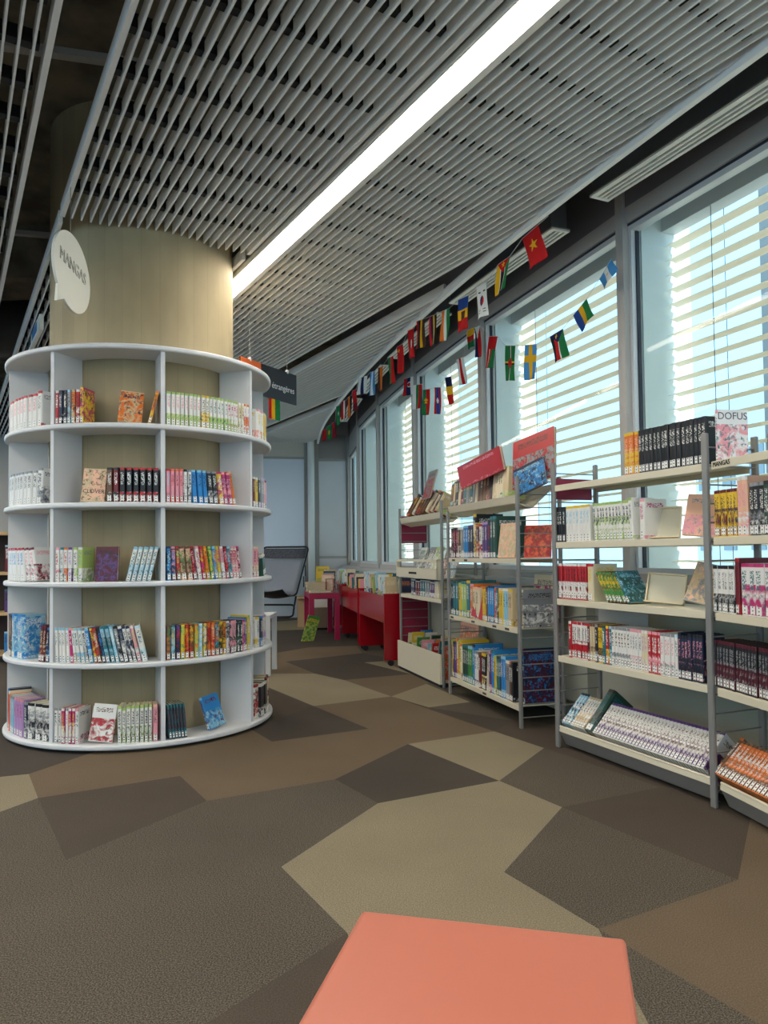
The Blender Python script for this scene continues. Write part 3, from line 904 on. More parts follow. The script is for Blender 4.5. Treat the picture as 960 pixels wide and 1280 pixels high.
def sticker_material():
    m = bpy.data.materials.new('spine_sticker')
    m.use_nodes = True
    nt = m.node_tree; N, L = nt.nodes.new, nt.links.new
    b = nt.nodes['Principled BSDF']; b.inputs['Roughness'].default_value = 0.5
    tc = N('ShaderNodeTexCoord')
    ck = N('ShaderNodeTexChecker'); ck.inputs['Scale'].default_value = 130
    ck.inputs['Color1'].default_value = (0.84, 0.83, 0.80, 1); ck.inputs['Color2'].default_value = (0.11, 0.11, 0.11, 1)
    sx = N('ShaderNodeSeparateXYZ'); L(tc.outputs['Object'], sx.inputs[0])
    wv = N('ShaderNodeMath'); wv.operation = 'PINGPONG'; L(sx.outputs['Z'], wv.inputs[0]); wv.inputs[1].default_value = 0.0065
    gt = N('ShaderNodeMath'); gt.operation = 'GREATER_THAN'; L(wv.outputs[0], gt.inputs[0]); gt.inputs[1].default_value = 0.0042
    ab = N('ShaderNodeMath'); ab.operation = 'ABSOLUTE'; L(sx.outputs['X'], ab.inputs[0])
    lt = N('ShaderNodeMath'); lt.operation = 'LESS_THAN'; L(ab.outputs[0], lt.inputs[0]); lt.inputs[1].default_value = 0.0032
    mu = N('ShaderNodeMath'); mu.operation = 'MULTIPLY'; L(gt.outputs[0], mu.inputs[0]); L(lt.outputs[0], mu.inputs[1])
    mx = N('ShaderNodeMix'); mx.data_type = 'RGBA'; L(mu.outputs[0], mx.inputs['Factor'])
    mx.inputs['A'].default_value = (0.82, 0.81, 0.77, 1); mx.inputs['B'].default_value = (0.06, 0.06, 0.06, 1)
    L(mx.outputs['Result'], b.inputs['Base Color'])
    return m
M_STICK = sticker_material()

_bk = {}
def book_meshes(t, h, d):
    k = (round(t, 3), round(h, 2), round(d, 2))
    if k in _bk:
        return _bk[k]
    t, h, d = k
    cv = min(0.0015, t * 0.16)
    mb = MB()
    ch = t * 0.16
    mb.prism([(-t / 2, ch * 1.2), (-t / 2 + ch, 0), (t / 2 - ch, 0), (t / 2, ch * 1.2), (t / 2, ch * 1.2 + cv), (-t / 2, ch * 1.2 + cv)], 0, h)   # spine
    cv0 = ch * 1.2 + cv
    mb.box(-t / 2, cv0, 0, -t / 2 + cv, d, h)           # back cover
    mb.box(t / 2 - cv, cv0, 0, t / 2, d, h)             # front cover
    me = bpy.data.meshes.new('book')
    me.from_pydata(mb.v, [], mb.f)
    me.materials.append(M_COVER)
    uv = me.uv_layers.new(name='UVMap')
    for p in me.polygons:
        for li in p.loop_indices:
            c = me.vertices[me.loops[li].vertex_index].co
            n = p.normal
            if abs(n.x) > 0.9:
                U = (1.0 if c.x > 0 else 2.0) + 0.01 + 0.98 * (c.y / d if c.x > 0 else 1 - c.y / d)
            else:
                U = 0.005 + 0.985 * (c.x / t + 0.5)
            uv.data[li].uv = (U, c.z / h)
    pm = MB().box(-t / 2 + cv, cv0, 0.003, t / 2 - cv, d - 0.003, h - 0.003).mesh('page_block', M_PAGES)
    sm = MB().box(-t / 2 + ch, -0.0006, 0.006, t / 2 - ch, 0.0, 0.036).mesh('spine_sticker', M_STICK)
    _bk[k] = (me, pm, sm)
    return _bk[k]
ORD = 'first second third fourth fifth sixth seventh eighth ninth tenth eleventh twelfth thirteenth fourteenth fifteenth sixteenth seventeenth eighteenth nineteenth twentieth'.split()
TENS = {20: 'twenty', 30: 'thirty', 40: 'forty'}
def ordw(i):
    if i < 20: return ORD[i]
    t = (i + 1) // 10 * 10; r = (i + 1) % 10
    return (TENS[t] + '-' + ORD[r - 1]) if r else {30: 'thirtieth', 40: 'fortieth'}[t]
def add_book(M, t, h, d, cols, art, label, group, sticker=True, kind='manga_book', cat='book', parts=True, seed=None):
    me, pm, sm = book_meshes(t, h, d)
    o = link(kind, me)
    o.matrix_world = M
    cc = [PALIN[c] if isinstance(c, str) else c for c in cols]
    o['c1'], o['c2'], o['c3'] = [tuple(float(x) for x in c) for c in cc]
    sd = random.random() * 9 if seed is None else seed + random.random() * 0.004
    o['seed'] = (sd, sd * 1.7, sd * 0.3)
    o['art'] = float(art)
    o['glyphs'] = 1.0
    tag(o, label, cat, group)
    if parts:
        link('page_block', pm, o)
        if sticker:
            link('spine_sticker', sm, o)
    return o
def lean_matrix(t, a, tilt=0.0):
    """top leans to +x for a > 0 and backwards (+y) for tilt > 0, lowest corner kept at z = 0"""
    return Matrix.Translation((0, 0, abs(math.sin(a)) * t / 2)) @ Matrix.Rotation(-tilt, 4, 'X') @ Matrix.Rotation(a, 4, 'Y')

def expand(spec, jit=0.10):
    """spec rows: (count, c1, c2, c3, height, art[, lean, relthick]) -> list of single books"""
    out = []
    for r in spec:
        sd = random.random() * 9
        n, c1, c2, c3, h, art = r[:6]
        lean = r[6] if len(r) > 6 else 0
        rt = r[7] if len(r) > 7 else 1.0
        for _ in range(n):
            out.append([c1, c2, c3, h * random.uniform(0.985, 1.0), art, lean, rt * random.uniform(1 - jit, 1 + jit), sd])
    return out
def row(frame_at, x0, x1, spec, place, group, depth=0.125, kind='manga_book', noun='manga', tilt=0.0, yo=0.0, zo=0.0, sticker=True, dz=None):
    """fills [x0, x1] along a shelf with spine-out books; frame_at(x) gives the local frame at that place"""
    bs = expand(spec)
    tot = sum(b[6] for b in bs)
    x = x0
    for i, (c1, c2, c3, h, art, lean, rt, sd) in enumerate(bs):
        slot = (x1 - x0) * rt / tot
        a = math.radians(lean)
        t = slot * math.cos(a) * 0.955
        base = x + slot / 2
        M = frame_at(base) @ Matrix.Translation((0, yo + (random.uniform(-0.004, 0.004) if not tilt else 0), zo)) @ lean_matrix(t, a, tilt)
        add_book(M, t, h, depth * random.uniform(0.97, 1.03), (c1, c2, c3), art, '%s %s, %s from left, %s' % (c1, noun, ordw(i), place), group, sticker, kind, seed=sd)
        x += slot
def face_out(F, x, y, z, w, h, t, cols, art, label, back=12, spin=0, roll=0, kind='manga_book', title=None, tcol=None, tsize=0.03, tv=0.86, group=None):
    """book stood up with its front cover to the viewer; F frame matrix, x centre"""
    M = F @ Matrix.Translation((x, y, z)) @ Matrix.Rotation(math.radians(spin), 4, 'Z') @ Matrix.Rotation(-math.radians(back), 4, 'X') @ Matrix.Rotation(math.radians(roll), 4, 'Y') @ Matrix.Translation((-w / 2, t / 2, 0)) @ Matrix.Rotation(-math.pi / 2, 4, 'Z')
    M = Matrix.Translation((0, 0, abs(math.sin(math.radians(roll))) * w / 2 + math.sin(math.radians(back)) * t)) @ M
    o = add_book(M, t, h, w, cols, art, label, group, True, kind)
    if title:
        o['glyphs'] = 0.0
        me = text_mesh(title, tsize, 0.0003, 'title')
        me.materials.append(mat('ink_' + (tcol or 'black').replace(' ', '_'), PAL[tcol or 'black'], 0.5))
        q = link('title', me, o)
        q.location = (t / 2 + 0.0006, w / 2, h * tv)
        q.rotation_euler = (math.pi / 2, 0, math.pi / 2)
    return o

# ---------------------------------------------------------------- ring bookcase
def ring_frame(r):
    def f(th):
        return Matrix.Translation((COLC.x + r * math.cos(th), COLC.y + r * math.sin(th), 0)) @ Matrix.Rotation(th + math.pi / 2, 4, 'Z')
    return f
R_BK = 0.752
def th_of(px, z):
    lo, hi = math.radians(-158), math.radians(15)
    for _ in range(40):
        m = (lo + hi) / 2
        if proj((COLC.x + R_BK * math.cos(m), COLC.y + R_BK * math.sin(m), z))[0] < px: lo = m
        else: hi = m
    return (lo + hi) / 2
RG = ['bottom ring shelf', 'fourth ring shelf', 'third ring shelf', 'second ring shelf', 'top ring shelf']
def rrow(lev, px0, px1, spec, bay, depth=0.118, **kw):
    z = RH[lev] + 0.0142
    a0, a1 = th_of(px0, z + 0.09), th_of(px1, z + 0.09)
    bs = expand(spec)
    tot = sum(b[6] for b in bs)
    mid = (a0 + a1) / 2; g = math.radians(1.2); ri = R_BK - depth
    lo = max([d for d in DIV if d <= mid] or [a0]); hi_ = min([d for d in DIV if d > mid] or [a1])
    a0 = max(a0, lo + g + max(0, -math.sin(math.radians(bs[0][5])) * bs[0][3] / R_BK))
    a1 = min(a1, hi_ - g - max(0, math.sin(math.radians(bs[-1][5])) * bs[-1][3] / R_BK))
    a = a0
    for i, (c1, c2, c3, h, art, lean, rt, sd) in enumerate(bs):
        da = (a1 - a0) * rt / tot
        le = math.radians(lean)
        # limited by the inner radius so that wedge-packed books do not cut each other
        t = da * (R_BK - 0.009 - depth) * 0.99 * math.cos(le)
        M = ring_frame(R_BK + random.uniform(-0.008, 0.0))(a + da / 2) @ Matrix.Translation((0, 0, z)) @ lean_matrix(t, le)
        add_book(M, t, h, depth, (c1, c2, c3), art, '%s manga, %s from left, %s, %s' % (c1, ordw(i), RG[lev], bay), 'books on the ring bookcase', seed=sd)
        a += da
def rface(lev, px, w, h, cols, label, back=14, r=0.70, spin=0, roll=0, title=None, tcol=None, t=0.018, art=0.97, **kw):
    z = RH[lev] + 0.0145
    th = th_of(px, z + 0.05)
    return face_out(ring_frame(r)(th), 0, 0, z, w, h, t, cols, art, label, back, spin, roll, title=title, tcol=tcol, **kw)
LB, FB1, FB2, RB = 'left bay', 'front left bay', 'front right bay', 'right bay'
# top shelf
rrow(4, 3, 52, [(11, 'white', 'red', 'pink', 0.185, 0.0), (1, 'white', 'red', 'grey', 0.195, 0.1)], LB)
rrow(4, 65, 104, [(1, 'red', 'white', 'white', .185, 0), (1, 'navy', 'black', 'white', .185, .3), (1, 'black', 'navy', 'white', .185, .4), (1, 'grey', 'light blue', 'navy', .185, .5), (1, 'orange', 'beige', 'black', .185, .6), (1, 'red', 'white', 'black', .185, .5), (1, 'magenta', 'yellow', 'black', .188, .95)], FB1)
rface(4, 160, 0.115, 0.180, ('beige', 'orange', 'navy'), 'manga with golden fantasy cover facing out on top ring shelf', 14, 0.715, 8, 5)
rrow(4, 184, 191, [(1, 'yellow', 'orange', 'brown', .185, .9, 14)], 'right end of front left bay')
rrow(4, 207, 318, [(8, 'white', 'lime', 'pink', .185, .35), (2, 'white', 'yellow', 'brown', .185, .5), (5, 'white', 'lime', 'teal', .185, .4), (4, 'white', 'lime', 'magenta', .185, .4), (2, 'cream', 'white', 'brown', .185, .5), (2, 'white', 'orange', 'lilac', .18, .6)], FB2)
rrow(4, 322, 334, [(2, 'white', 'pink', 'yellow', .185, .3), (2, 'yellow', 'cream', 'pink', .185, .1)], RB)
# second shelf
rrow(3, 11, 52, [(9, 'white', 'grey', 'black', .185, .0, 3), (1, 'white', 'grey', 'navy', .188, .5, 3)], LB)
rface(3, 110, 0.125, 0.185, ('beige', 'peach', 'brown'), 'manga lettered CLOVER facing out on second ring shelf', 10, 0.70, 10, 3, title='CLOVER', tcol='black', tsize=0.030, tv=0.30)
rrow(3, 132, 199, [(1, 'brown', 'black', 'white', .185, .3), (1, 'dark red', 'black', 'white', .185, .3), (6, 'black', 'red', 'white', .185, .3)], FB1)
rrow(3, 207, 240, [(1, 'pink', 'red', 'light blue', .185, .3), (3, 'pink', 'coral', 'red', .185, .2), (1, 'white', 'black', 'grey', .185, .6), (1, 'white', 'grey', 'black', .185, .6)], FB2)
rrow(3, 241, 297, [(3, 'blue', 'light blue', 'navy', .185, .0, -4), (2, 'black', 'grey', 'white', .182, .4, -5), (1, 'yellow', 'magenta', 'white', .18, .8, -7), (2, 'magenta', 'pink', 'purple', .18, .8, -8), (1, 'orange', 'beige', 'brown', .19, .0, -12)], 'right half of ' + FB2)
rrow(3, 317, 334, [(1, 'dark red', 'white', 'grey', .18, .2), (1, 'yellow', 'white', 'black', .18, .2), (1, 'black', 'grey', 'white', .18, .2), (2, 'grey', 'lilac', 'white', .18, .2), (2, 'pink', 'dark red', 'white', .18, .2)], RB)
# third shelf
rrow(2, 6, 45, [(7, 'white', 'red', 'blue', .18, .0, -8), (2, 'white', 'dark red', 'pink', .185, .5, -10)], LB)
rrow(2, 66, 103, [(1, 'white', 'pink', 'red', .185, .4), (1, 'white', 'teal', 'grey', .185, .4), (1, 'white', 'orange', 'red', .185, .4), (1, 'white', 'purple', 'lilac', .185, .4), (1, 'white', 'lime', 'black', .185, .4), (1, 'lime', 'white', 'grey', .185, .4)], FB1)
rface(2, 131, 0.120, 0.185, ('maroon', 'purple', 'black'), 'dark purple manga cover facing out on third ring shelf', 6, 0.735, -6, 0, art=0.8)
rrow(2, 156, 189, [(5, 'white', 'light blue', 'teal', .18, .5, 13)], 'right half of ' + FB1)
rrow(2, 207, 304, [(1, 'blue', 'navy', 'light blue', .185, .9, -1), (1, 'navy', 'pink', 'blue', .185, .9, -2), (1, 'dark green', 'red', 'lime', .185, .9, -3), (2, 'peach', 'brown', 'green', .18, .9, -6, 1.3), (1, 'black', 'red', 'pink', .18, .9, -8), (1, 'white', 'pink', 'red', .18, .6, -8), (1, 'magenta', 'red', 'yellow', .18, .9, -8), (1, 'yellow', 'orange', 'red', .18, .9, -8), (1, 'green', 'lime', 'yellow', .18, .9, -8), (1, 'blue', 'light blue', 'orange', .18, .9, -8), (1, 'lime', 'yellow', 'magenta', .18, .9, -8), (1, 'pink', 'white', 'grey', .18, .5, -8), (1, 'red', 'maroon', 'pink', .18, .9, -8), (1, 'teal', 'light blue', 'red', .18, .9, -9), (2, 'white', 'pink', 'red', .18, .9, -9), (1, 'dark red', 'magenta', 'white', .18, .9, -9)], FB2)
rrow(2, 317, 325, [(2, 'pink', 'cream', 'dark red', .18, .4)], RB)
rrow(2, 328, 333, [(1, 'dark green', 'white', 'teal', .12, .0, -14)], 'far edge of ' + RB)
# fourth shelf
rrow(1, 5, 28, [(2, 'brown', 'black', 'beige', .235, .6), (2, 'light blue', 'blue', 'white', .24, .95)], LB)
rrow(1, 46, 60, [(2, 'maroon', 'dark red', 'beige', .19, .5, 6), (1, 'navy', 'blue', 'white', .18, .5)], 'right end of ' + LB)
rrow(1, 66, 186, [(4, 'white', 'light blue', 'grey', .18, .15, -3), (1, 'magenta', 'pink', 'white', .18, .2, -5), (1, 'white', 'beige', 'grey', .18, .3, -6), (2, 'white', 'light blue', 'teal', .182, .3, -8), (1, 'white', 'grey', 'black', .183, .5, -9), (1, 'blue', 'light blue', 'white', .184, .4, -10), (1, 'red', 'yellow', 'brown', .185, .9, -10), (1, 'brown', 'red', 'cream', .185, .9, -11), (1, 'navy', 'black', 'blue', .186, .7, -11), (2, 'light blue', 'teal', 'grey', .187, .7, -12), (1, 'sky', 'light blue', 'white', .188, .6, -12), (1, 'grey', 'black', 'white', .188, .8, -12), (1, 'navy', 'white', 'grey', .19, .6, -12), (2, 'white', 'navy', 'black', .19, .6, -13), (1, 'pink', 'white', 'lime', .19, .4, -13), (1, 'white', 'sky', 'teal', .192, .35, -13, 1.5)], FB1)
rrow(1, 207, 318, [(1, 'orange', 'brown', 'green', .185, .95), (1, 'light blue', 'teal', 'yellow', .185, .95), (1, 'navy', 'purple', 'red', .185, .95), (1, 'green', 'yellow', 'lime', .185, .95), (1, 'yellow', 'red', 'orange', .185, .95), (1, 'red', 'brown', 'yellow', .185, .95), (1, 'lime', 'orange', 'yellow', .185, .95), (1, 'light blue', 'sky', 'white', .185, .95), (1, 'teal', 'yellow', 'white', .185, .95), (1, 'dark red', 'orange', 'red', .185, .95), (1, 'red', 'orange', 'peach', .185, .95), (1, 'orange', 'teal', 'light blue', .185, .95), (1, 'black', 'yellow', 'brown', .185, .95), (1, 'yellow', 'orange', 'black', .185, .95), (1, 'grey', 'white', 'black', .185, .95), (2, 'black', 'pink', 'grey', .185, .95), (2, 'dark green', 'black', 'white', .185, .95), (1, 'pink', 'magenta', 'black', .185, .6), (1, 'blue', 'teal', 'white', .19, .4), (1, 'yellow', 'lime', 'white', .2, .1)], FB2)
rrow(1, 321, 334, [(1, 'white', 'yellow', 'grey', .185, .3), (1, 'navy', 'blue', 'white', .185, .3), (2, 'white', 'lilac', 'grey', .185, .5)], RB)
# bottom shelf
rrow(0, 4, 60, [(1, 'navy', 'blue', 'grey', .225, .4), (1, 'cream', 'white', 'grey', .21, .3), (1, 'coral', 'orange', 'red', .205, .0), (2, 'light blue', 'grey', 'white', .20, .1), (3, 'lilac', 'pink', 'magenta', .2, .0), (1, 'navy', 'grey', 'white', .19, .5), (3, 'white', 'black', 'grey', .195, .8, 0, 1.4)], LB)
rrow(0, 65, 98, [(2, 'white', 'grey', 'black', .185, .1), (1, 'magenta', 'white', 'yellow', .185, .5), (1, 'white', 'grey', 'pink', .185, .2), (2, 'magenta', 'white', 'yellow', .185, .6), (1, 'white', 'pink', 'navy', .185, .25)], FB1)
rface(0, 124, 0.125, 0.188, ('white', 'red', 'brown'), 'white manga cover with red drawing facing out on bottom ring shelf', 10, 0.735, 4, 6, art=0.62)
rrow(0, 146, 198, [(8, 'white', 'lime', 'black', .187, .45), (1, 'pink', 'peach', 'brown', .187, .0, 0, 1.2)], 'right half of ' + FB1)
rrow(0, 207, 235, [(6, 'black', 'teal', 'maroon', .182, .95, -5)], FB2)
rface(0, 280, 0.118, 0.178, ('blue', 'light blue', 'dark red'), 'bright blue manga cover facing out on bottom ring shelf', 16, 0.70, 4, -7, art=0.55, t=0.022)
rrow(0, 318, 336, [(1, 'white', 'red', 'black', .2, .8), (2, 'black', 'white', 'navy', .195, .3), (2, 'cream', 'dark red', 'white', .2, .6)], RB)

# ---------------------------------------------------------------- steel manga shelves
def urow(u, z, px0, px1, spec, place, **kw):
    kw.setdefault('kind', 'manga_volume')
    x0, x1 = u.lx(px0, z + 0.08), u.lx(px1, z + 0.08)
    kw.setdefault('group', 'books on the steel manga shelves')
    yo = kw.pop('yo', 0.012)
    row(lambda x: u.M @ Matrix.Translation((x, 0, 0)), x0, x1, spec, place, yo=yo, zo=z + 0.0012, **kw)
MS = 'steel shelving'
urow(B1, Z1[0], 782, 799, [(3, 'orange', 'yellow', 'peach', .19, .6)], 'top of ' + MS)
urow(B1, Z1[0], 800, 884, [(17, 'black', 'black', 'white', .19, .0)], 'row on top of ' + MS)
dof = add_book(B0.M @ Matrix.Translation((0.030, 0.012, Z1[0] + 0.0012)), 0.016, .195, .13, ('sky', 'pink', 'teal'), .72, 'white topped manga lettered DOFUS, at right end of the top row', None)
me = text_mesh('DOFUS', 0.040, 0.0003, 'title'); me.materials.append(mat('ink_slate', '4d5566', 0.5))
q = link('title', me, dof); q.location = (0.0086, 0.065, 0.175); q.rotation_euler = (math.pi / 2, 0, math.pi / 2)
dof['c1'] = lin('e9e9ea')
dof['glyphs'] = 0.0
B2N = 'second shelf of ' + MS
urow(B1, Z1[1], 695, 707.5, [(4, 'black', 'black', 'white', .18, .0)], 'left end of ' + B2N)
urow(B1, Z1[1], 708, 739, [(7, 'white', 'yellow', 'light blue', .185, .0)], B2N + ' after the black ones')
urow(B1, Z1[1], 745, 794, [(11, 'white', 'lime', 'navy', .183, .62, -4), (1, 'white', 'lime', 'grey', .19, .1, -4)], 'leaning row on ' + B2N)
M_PLAST = mat('cream_plastic', 'd8c9a4', 0.35)
def bookend(u, px, z, w, h, label, roll=0, y=0.10):
    x = u.lx(px, z + 0.08, y)
    r = thing('book_end', label, 'book end', group='cream plastic book ends')
    r.matrix_world = u.M @ Matrix.Translation((x, y, z + 0.0012 + abs(math.sin(math.radians(roll))) * w / 2)) @ Matrix.Rotation(math.radians(28), 4, 'Z') @ Matrix.Rotation(math.radians(-14), 4, 'X') @ Matrix.Rotation(math.radians(roll), 4, 'Y')
    MB().box(-w / 2, 0.0, 0.0, w / 2, 0.003, h).build('back_plate', mat('book_end_face', 'cfcab2', 0.3), r)
    e = MB(); e.box(-w / 2, -0.012, 0, -w / 2 + 0.006, 0.003, h); e.box(w / 2 - 0.006, -0.012, 0, w / 2, 0.003, h); e.box(-w / 2, -0.012, h - 0.006, w / 2, 0.003, h); e.box(-w / 2, -0.03, 0, w / 2, 0.003, 0.005)
    e.build('rim', M_PLAST, r)
bookend(B1, 831, Z1[1], 0.13, 0.145, 'cream book end between leaning manga and pink cover, second shelf')
urow(B1, Z1[1], 800, 806, [(1, 'white', 'pink', 'magenta', .185, .1)], B2N + ' beside the cream book end', depth=.135)
face_out(B1.M, B1.lx(858, Z1[1] + .08), 0.08, Z1[1] + .0012, 0.135, 0.180, 0.016, ('peach', 'pink', 'grey'), .5, 'pink manga cover with dark title facing out, second steel shelf', 16, 26, 5)
B3N = 'third shelf of ' + MS
urow(B1, Z1[2], 697, 734, [(10, 'red', 'white', 'black', .185, .5)], 'left end of ' + B3N)
urow(B1, Z1[2], 735, 742, [(1, 'cream', 'red', 'yellow', .185, .0)], B3N + ' with red top', depth=.15)
urow(B1, Z1[2], 761, 790, [(6, 'brown', 'green', 'yellow', .165, .9, -33), (1, 'teal', 'dark green', 'light blue', .17, .97, -35)], 'tilted pile on ' + B3N)
bookend(B1, 830, Z1[2], 0.17, 0.135, 'cream book end beside tilted teal manga, third shelf', 4)
face_out(B1.M, B1.lx(859, Z1[2] + .08), 0.08, Z1[2] + .0012, 0.135, 0.185, 0.016, ('grey', 'beige', 'peach'), .97, 'grey and peach manga cover facing out, third steel shelf', 24, 24, 12)
B4N = 'fourth shelf of ' + MS
urow(B1, Z1[3], 713, 881, [(1, 'red', 'white', 'white', .18, .2), (6, 'white', 'red', 'maroon', .18, .5), (1, 'maroon', 'red', 'white', .18, .3), (2, 'beige', 'brown', 'cream', .18, .4), (1, 'black', 'grey', 'white', .18, .3), (2, 'yellow', 'brown', 'black', .18, .4), (1, 'teal', 'dark green', 'white', .18, .4), (1, 'red', 'yellow', 'white', .18, .4), (1, 'teal', 'light blue', 'white', .18, .4), (6, 'white', 'grey', 'brown', .182, .35), (4, 'white', 'pink', 'grey', .184, .35), (2, 'cream', 'white', 'lilac', .185, .3), (4, 'red', 'pink', 'white', .185, .45), (4, 'white', 'grey', 'pink', .185, .35), (1, 'white', 'sky', 'grey', .187, .1), (7, 'navy', 'black', 'pink', .187, .5)], B4N)
# tilted display tray
TL = math.radians(44)
B5N = 'bottom tray of ' + MS
urow(B1, 0.136, 706, 716, [(3, 'light blue', 'navy', 'white', .19, .7)], 'left end of ' + B5N, tilt=TL, yo=-0.005)
urow(B1, 0.136, 717, 733, [(5, 'white', 'beige', 'brown', .18, .5)], B5N + ' beside the dark green one', tilt=TL, yo=-0.005)
urow(B1, 0.136, 734, 743, [(1, 'dark green', 'black', 'teal', .24, .5, 0)], B5N, tilt=math.radians(40), yo=-0.003, depth=.135)
urow(B1, 0.136, 745, 884, [(33, 'white', 'purple', 'brown', .18, .55)], 'long row in ' + B5N, tilt=TL, yo=-0.005)
# right-hand bay
RBN = 'shelf under the MANGAS label'
urow(B0, Z1[1], 894, 922, [(7, 'yellow', 'dark red', 'navy', .185, .6)], RBN)
urow(B0, Z1[1], 923, 937, [(2, 'peach', 'white', 'pink', .22, .4)], RBN + ' after the yellow ones')
urow(B0, Z1[1], 938, 990, [(3, 'black', 'grey', 'white', .195, .5), (1, 'dark green', 'black', 'white', .195, .5), (3, 'black', 'grey', 'white', .195, .5)], 'right end of ' + RBN)
urow(B0, Z1[2], 894, 921, [(6, 'white', 'black', 'grey', .185, .4)], 'third shelf of rightmost bay')
urow(B0, Z1[2], 922, 927, [(1, 'dark red', 'red', 'maroon', .21, .2)], 'third shelf of rightmost bay')
urow(B0, Z1[2], 928, 990, [(6, 'white', 'magenta', 'teal', .19, .6, 0, 1)], 'right end of third shelf of rightmost bay')
urow(B0, Z1[3], 894, 995, [(24, 'black', 'maroon', 'grey', .185, .55)], 'fourth shelf of rightmost bay')
urow(B0, 0.136, 897, 990, [(1, 'brown', 'orange', 'white', .18, .3), (17, 'orange', 'brown', 'white', .175, .75)], 'bottom tray of rightmost bay', tilt=TL, yo=-0.005)

# ---------------------------------------------------------------- picture books, middle rack
PC = ['navy', 'teal', 'dark red', 'yellow', 'white', 'green', 'light blue', 'blue', 'orange', 'red', 'grey', 'cream', 'purple', 'dark green', 'brown', 'black', 'beige', 'coral', 'pink', 'lime']
def mixed(n, hs, prefer=None, art=.35, lean=0):
    out = []
    for k in range(n):
        c = random.choice(prefer or PC)
        out.append((1, c, random.choice(PC), random.choice(['white', 'cream', 'yellow', 'black']), random.uniform(*hs), random.choice([0, 0, art]), lean, random.uniform(.7, 1.4)))
    return out
G2 = 'picture books on the middle rack'
urow(B2, 0.967, 565, 603, [(1, 'maroon', 'black', 'white', .215, .6), (2, 'dark red', 'black', 'pink', .215, .6), (1, 'brown', 'white', 'beige', .215, .4), (1, 'grey', 'white', 'cream', .21, .3), (2, 'blue', 'light blue', 'white', .22, .2), (2, 'navy', 'purple', 'white', .22, .2), (1, 'black', 'yellow', 'white', .29, .8), (1, 'maroon', 'orange', 'white', .22, .5), (1, 'white', 'red', 'black', .22, .4)], 'upper shelf of middle rack', group=G2, depth=.2, kind='picture_book', noun='picture book')
urow(B2, 0.967, 604, 621, [(2, 'purple', 'lilac', 'white', .235, .2), (1, 'navy', 'black', 'red', .24, .3), (2, 'dark green', 'teal', 'white', .26, .1)], 'upper shelf of middle rack, right half', group=G2, depth=.2, kind='picture_book', noun='picture book')
face_out(B2.M, B2.lx(630, 1.07), 0.03, 0.969, 0.17, 0.215, 0.012, ('peach', 'beige', 'cream'), .97, 'cream spiral bound book facing out, upper shelf of middle rack', 8, 12, 0, 'picture_book', group=G2)
face_out(B2.M, B2.L - 0.075, 0.16, 0.969, 0.16, 0.20, 0.012, ('coral', 'red', 'brown'), .97, 'orange and brown picture book leaning behind the side ladder', 18, 55, 0, 'picture_book', group=G2)
urow(B2, 0.564, 565, 600, [(1, 'navy', 'teal', 'white', .23, .2), (2, 'teal', 'dark green', 'white', .24, .2), (1, 'yellow', 'lime', 'black', .235, .2), (2, 'lime', 'teal', 'white', .24, .2), (1, 'teal', 'yellow', 'white', .25, .2), (1, 'orange', 'pink', 'white', .23, .3), (2, 'cream', 'peach', 'brown', .21, .2)], 'middle shelf of middle rack', group=G2, depth=.2, kind='picture_book', noun='picture book')
face_out(B2.M, B2.lx(597, .65), 0.006, 0.5655, 0.135, 0.20, 0.012, ('red', 'red', 'cream'), .0, 'bright red picture book facing out on middle rack', 10, 8, 9, 'picture_book', group=G2)
urow(B2, 0.564, 604, 642, [(2, 'yellow', 'orange', 'black', .22, .2), (1, 'brown', 'navy', 'white', .22, .2), (3, 'blue', 'navy', 'white', .235, .2), (1, 'red', 'orange', 'white', .22, .6), (1, 'teal', 'brown', 'white', .22, .6), (2, 'yellow', 'cream', 'brown', .22, .1), (2, 'light blue', 'white', 'navy', .22, .1), (2, 'beige', 'yellow', 'brown', .22, .2)], 'middle shelf of middle rack, right half', group=G2, depth=.2, kind='picture_book', noun='picture book')
face_out(B2.M, B2.lx(640, .75), 0.225, 0.5655, 0.30, 0.30, 0.012, ('cream', 'magenta', 'dark green'), .8, 'large cream picture book behind the others, middle rack', 4, 0, 0, 'picture_book', group=G2)
urow(B2, 0.124, 565, 612, [(1, 'yellow', 'lime', 'black', .265, .3), (2, 'purple', 'navy', 'white', .25, .1), (1, 'beige', 'orange', 'white', .28, .5), (1, 'yellow', 'lime', 'black', .27, .2), (1, 'cream', 'orange', 'brown', .25, .2), (3, 'dark green', 'teal', 'white', .255, .2), (2, 'green', 'light blue', 'white', .25, .2), (1, 'blue', 'navy', 'white', .27, .3), (2, 'white', 'grey', 'black', .235, .2), (1, 'dark red', 'brown', 'white', .23, .2), (2, 'black', 'yellow', 'white', .23, .4), (1, 'cream', 'grey', 'brown', .25, .0, 6)], 'bottom shelf of middle rack', group=G2, depth=.215, kind='picture_book', noun='picture book')
urow(B2, 0.124, 613, 643, [(1, 'purple', 'pink', 'white', .26, .2), (2, 'blue', 'teal', 'white', .27, .2), (1, 'yellow', 'lime', 'black', .24, .2), (2, 'teal', 'dark green', 'white', .24, .2), (1, 'navy', 'purple', 'white', .24, .2), (2, 'blue', 'light blue', 'white', .255, .2), (2, 'grey', 'white', 'black', .23, .1), (1, 'brown', 'orange', 'white', .23, .1), (1, 'black', 'navy', 'white', .23, .1)], 'bottom shelf of middle rack, right half', group=G2, depth=.2, kind='picture_book', noun='picture book')
face_out(B2.M, B2.lx(585, .3, .23), 0.226, 0.1255, 0.36, 0.36, 0.014, ('peach', 'orange', 'grey'), .9, 'tall peach album behind the bottom row of middle rack', 3, 0, 0, 'picture_book', group=G2)
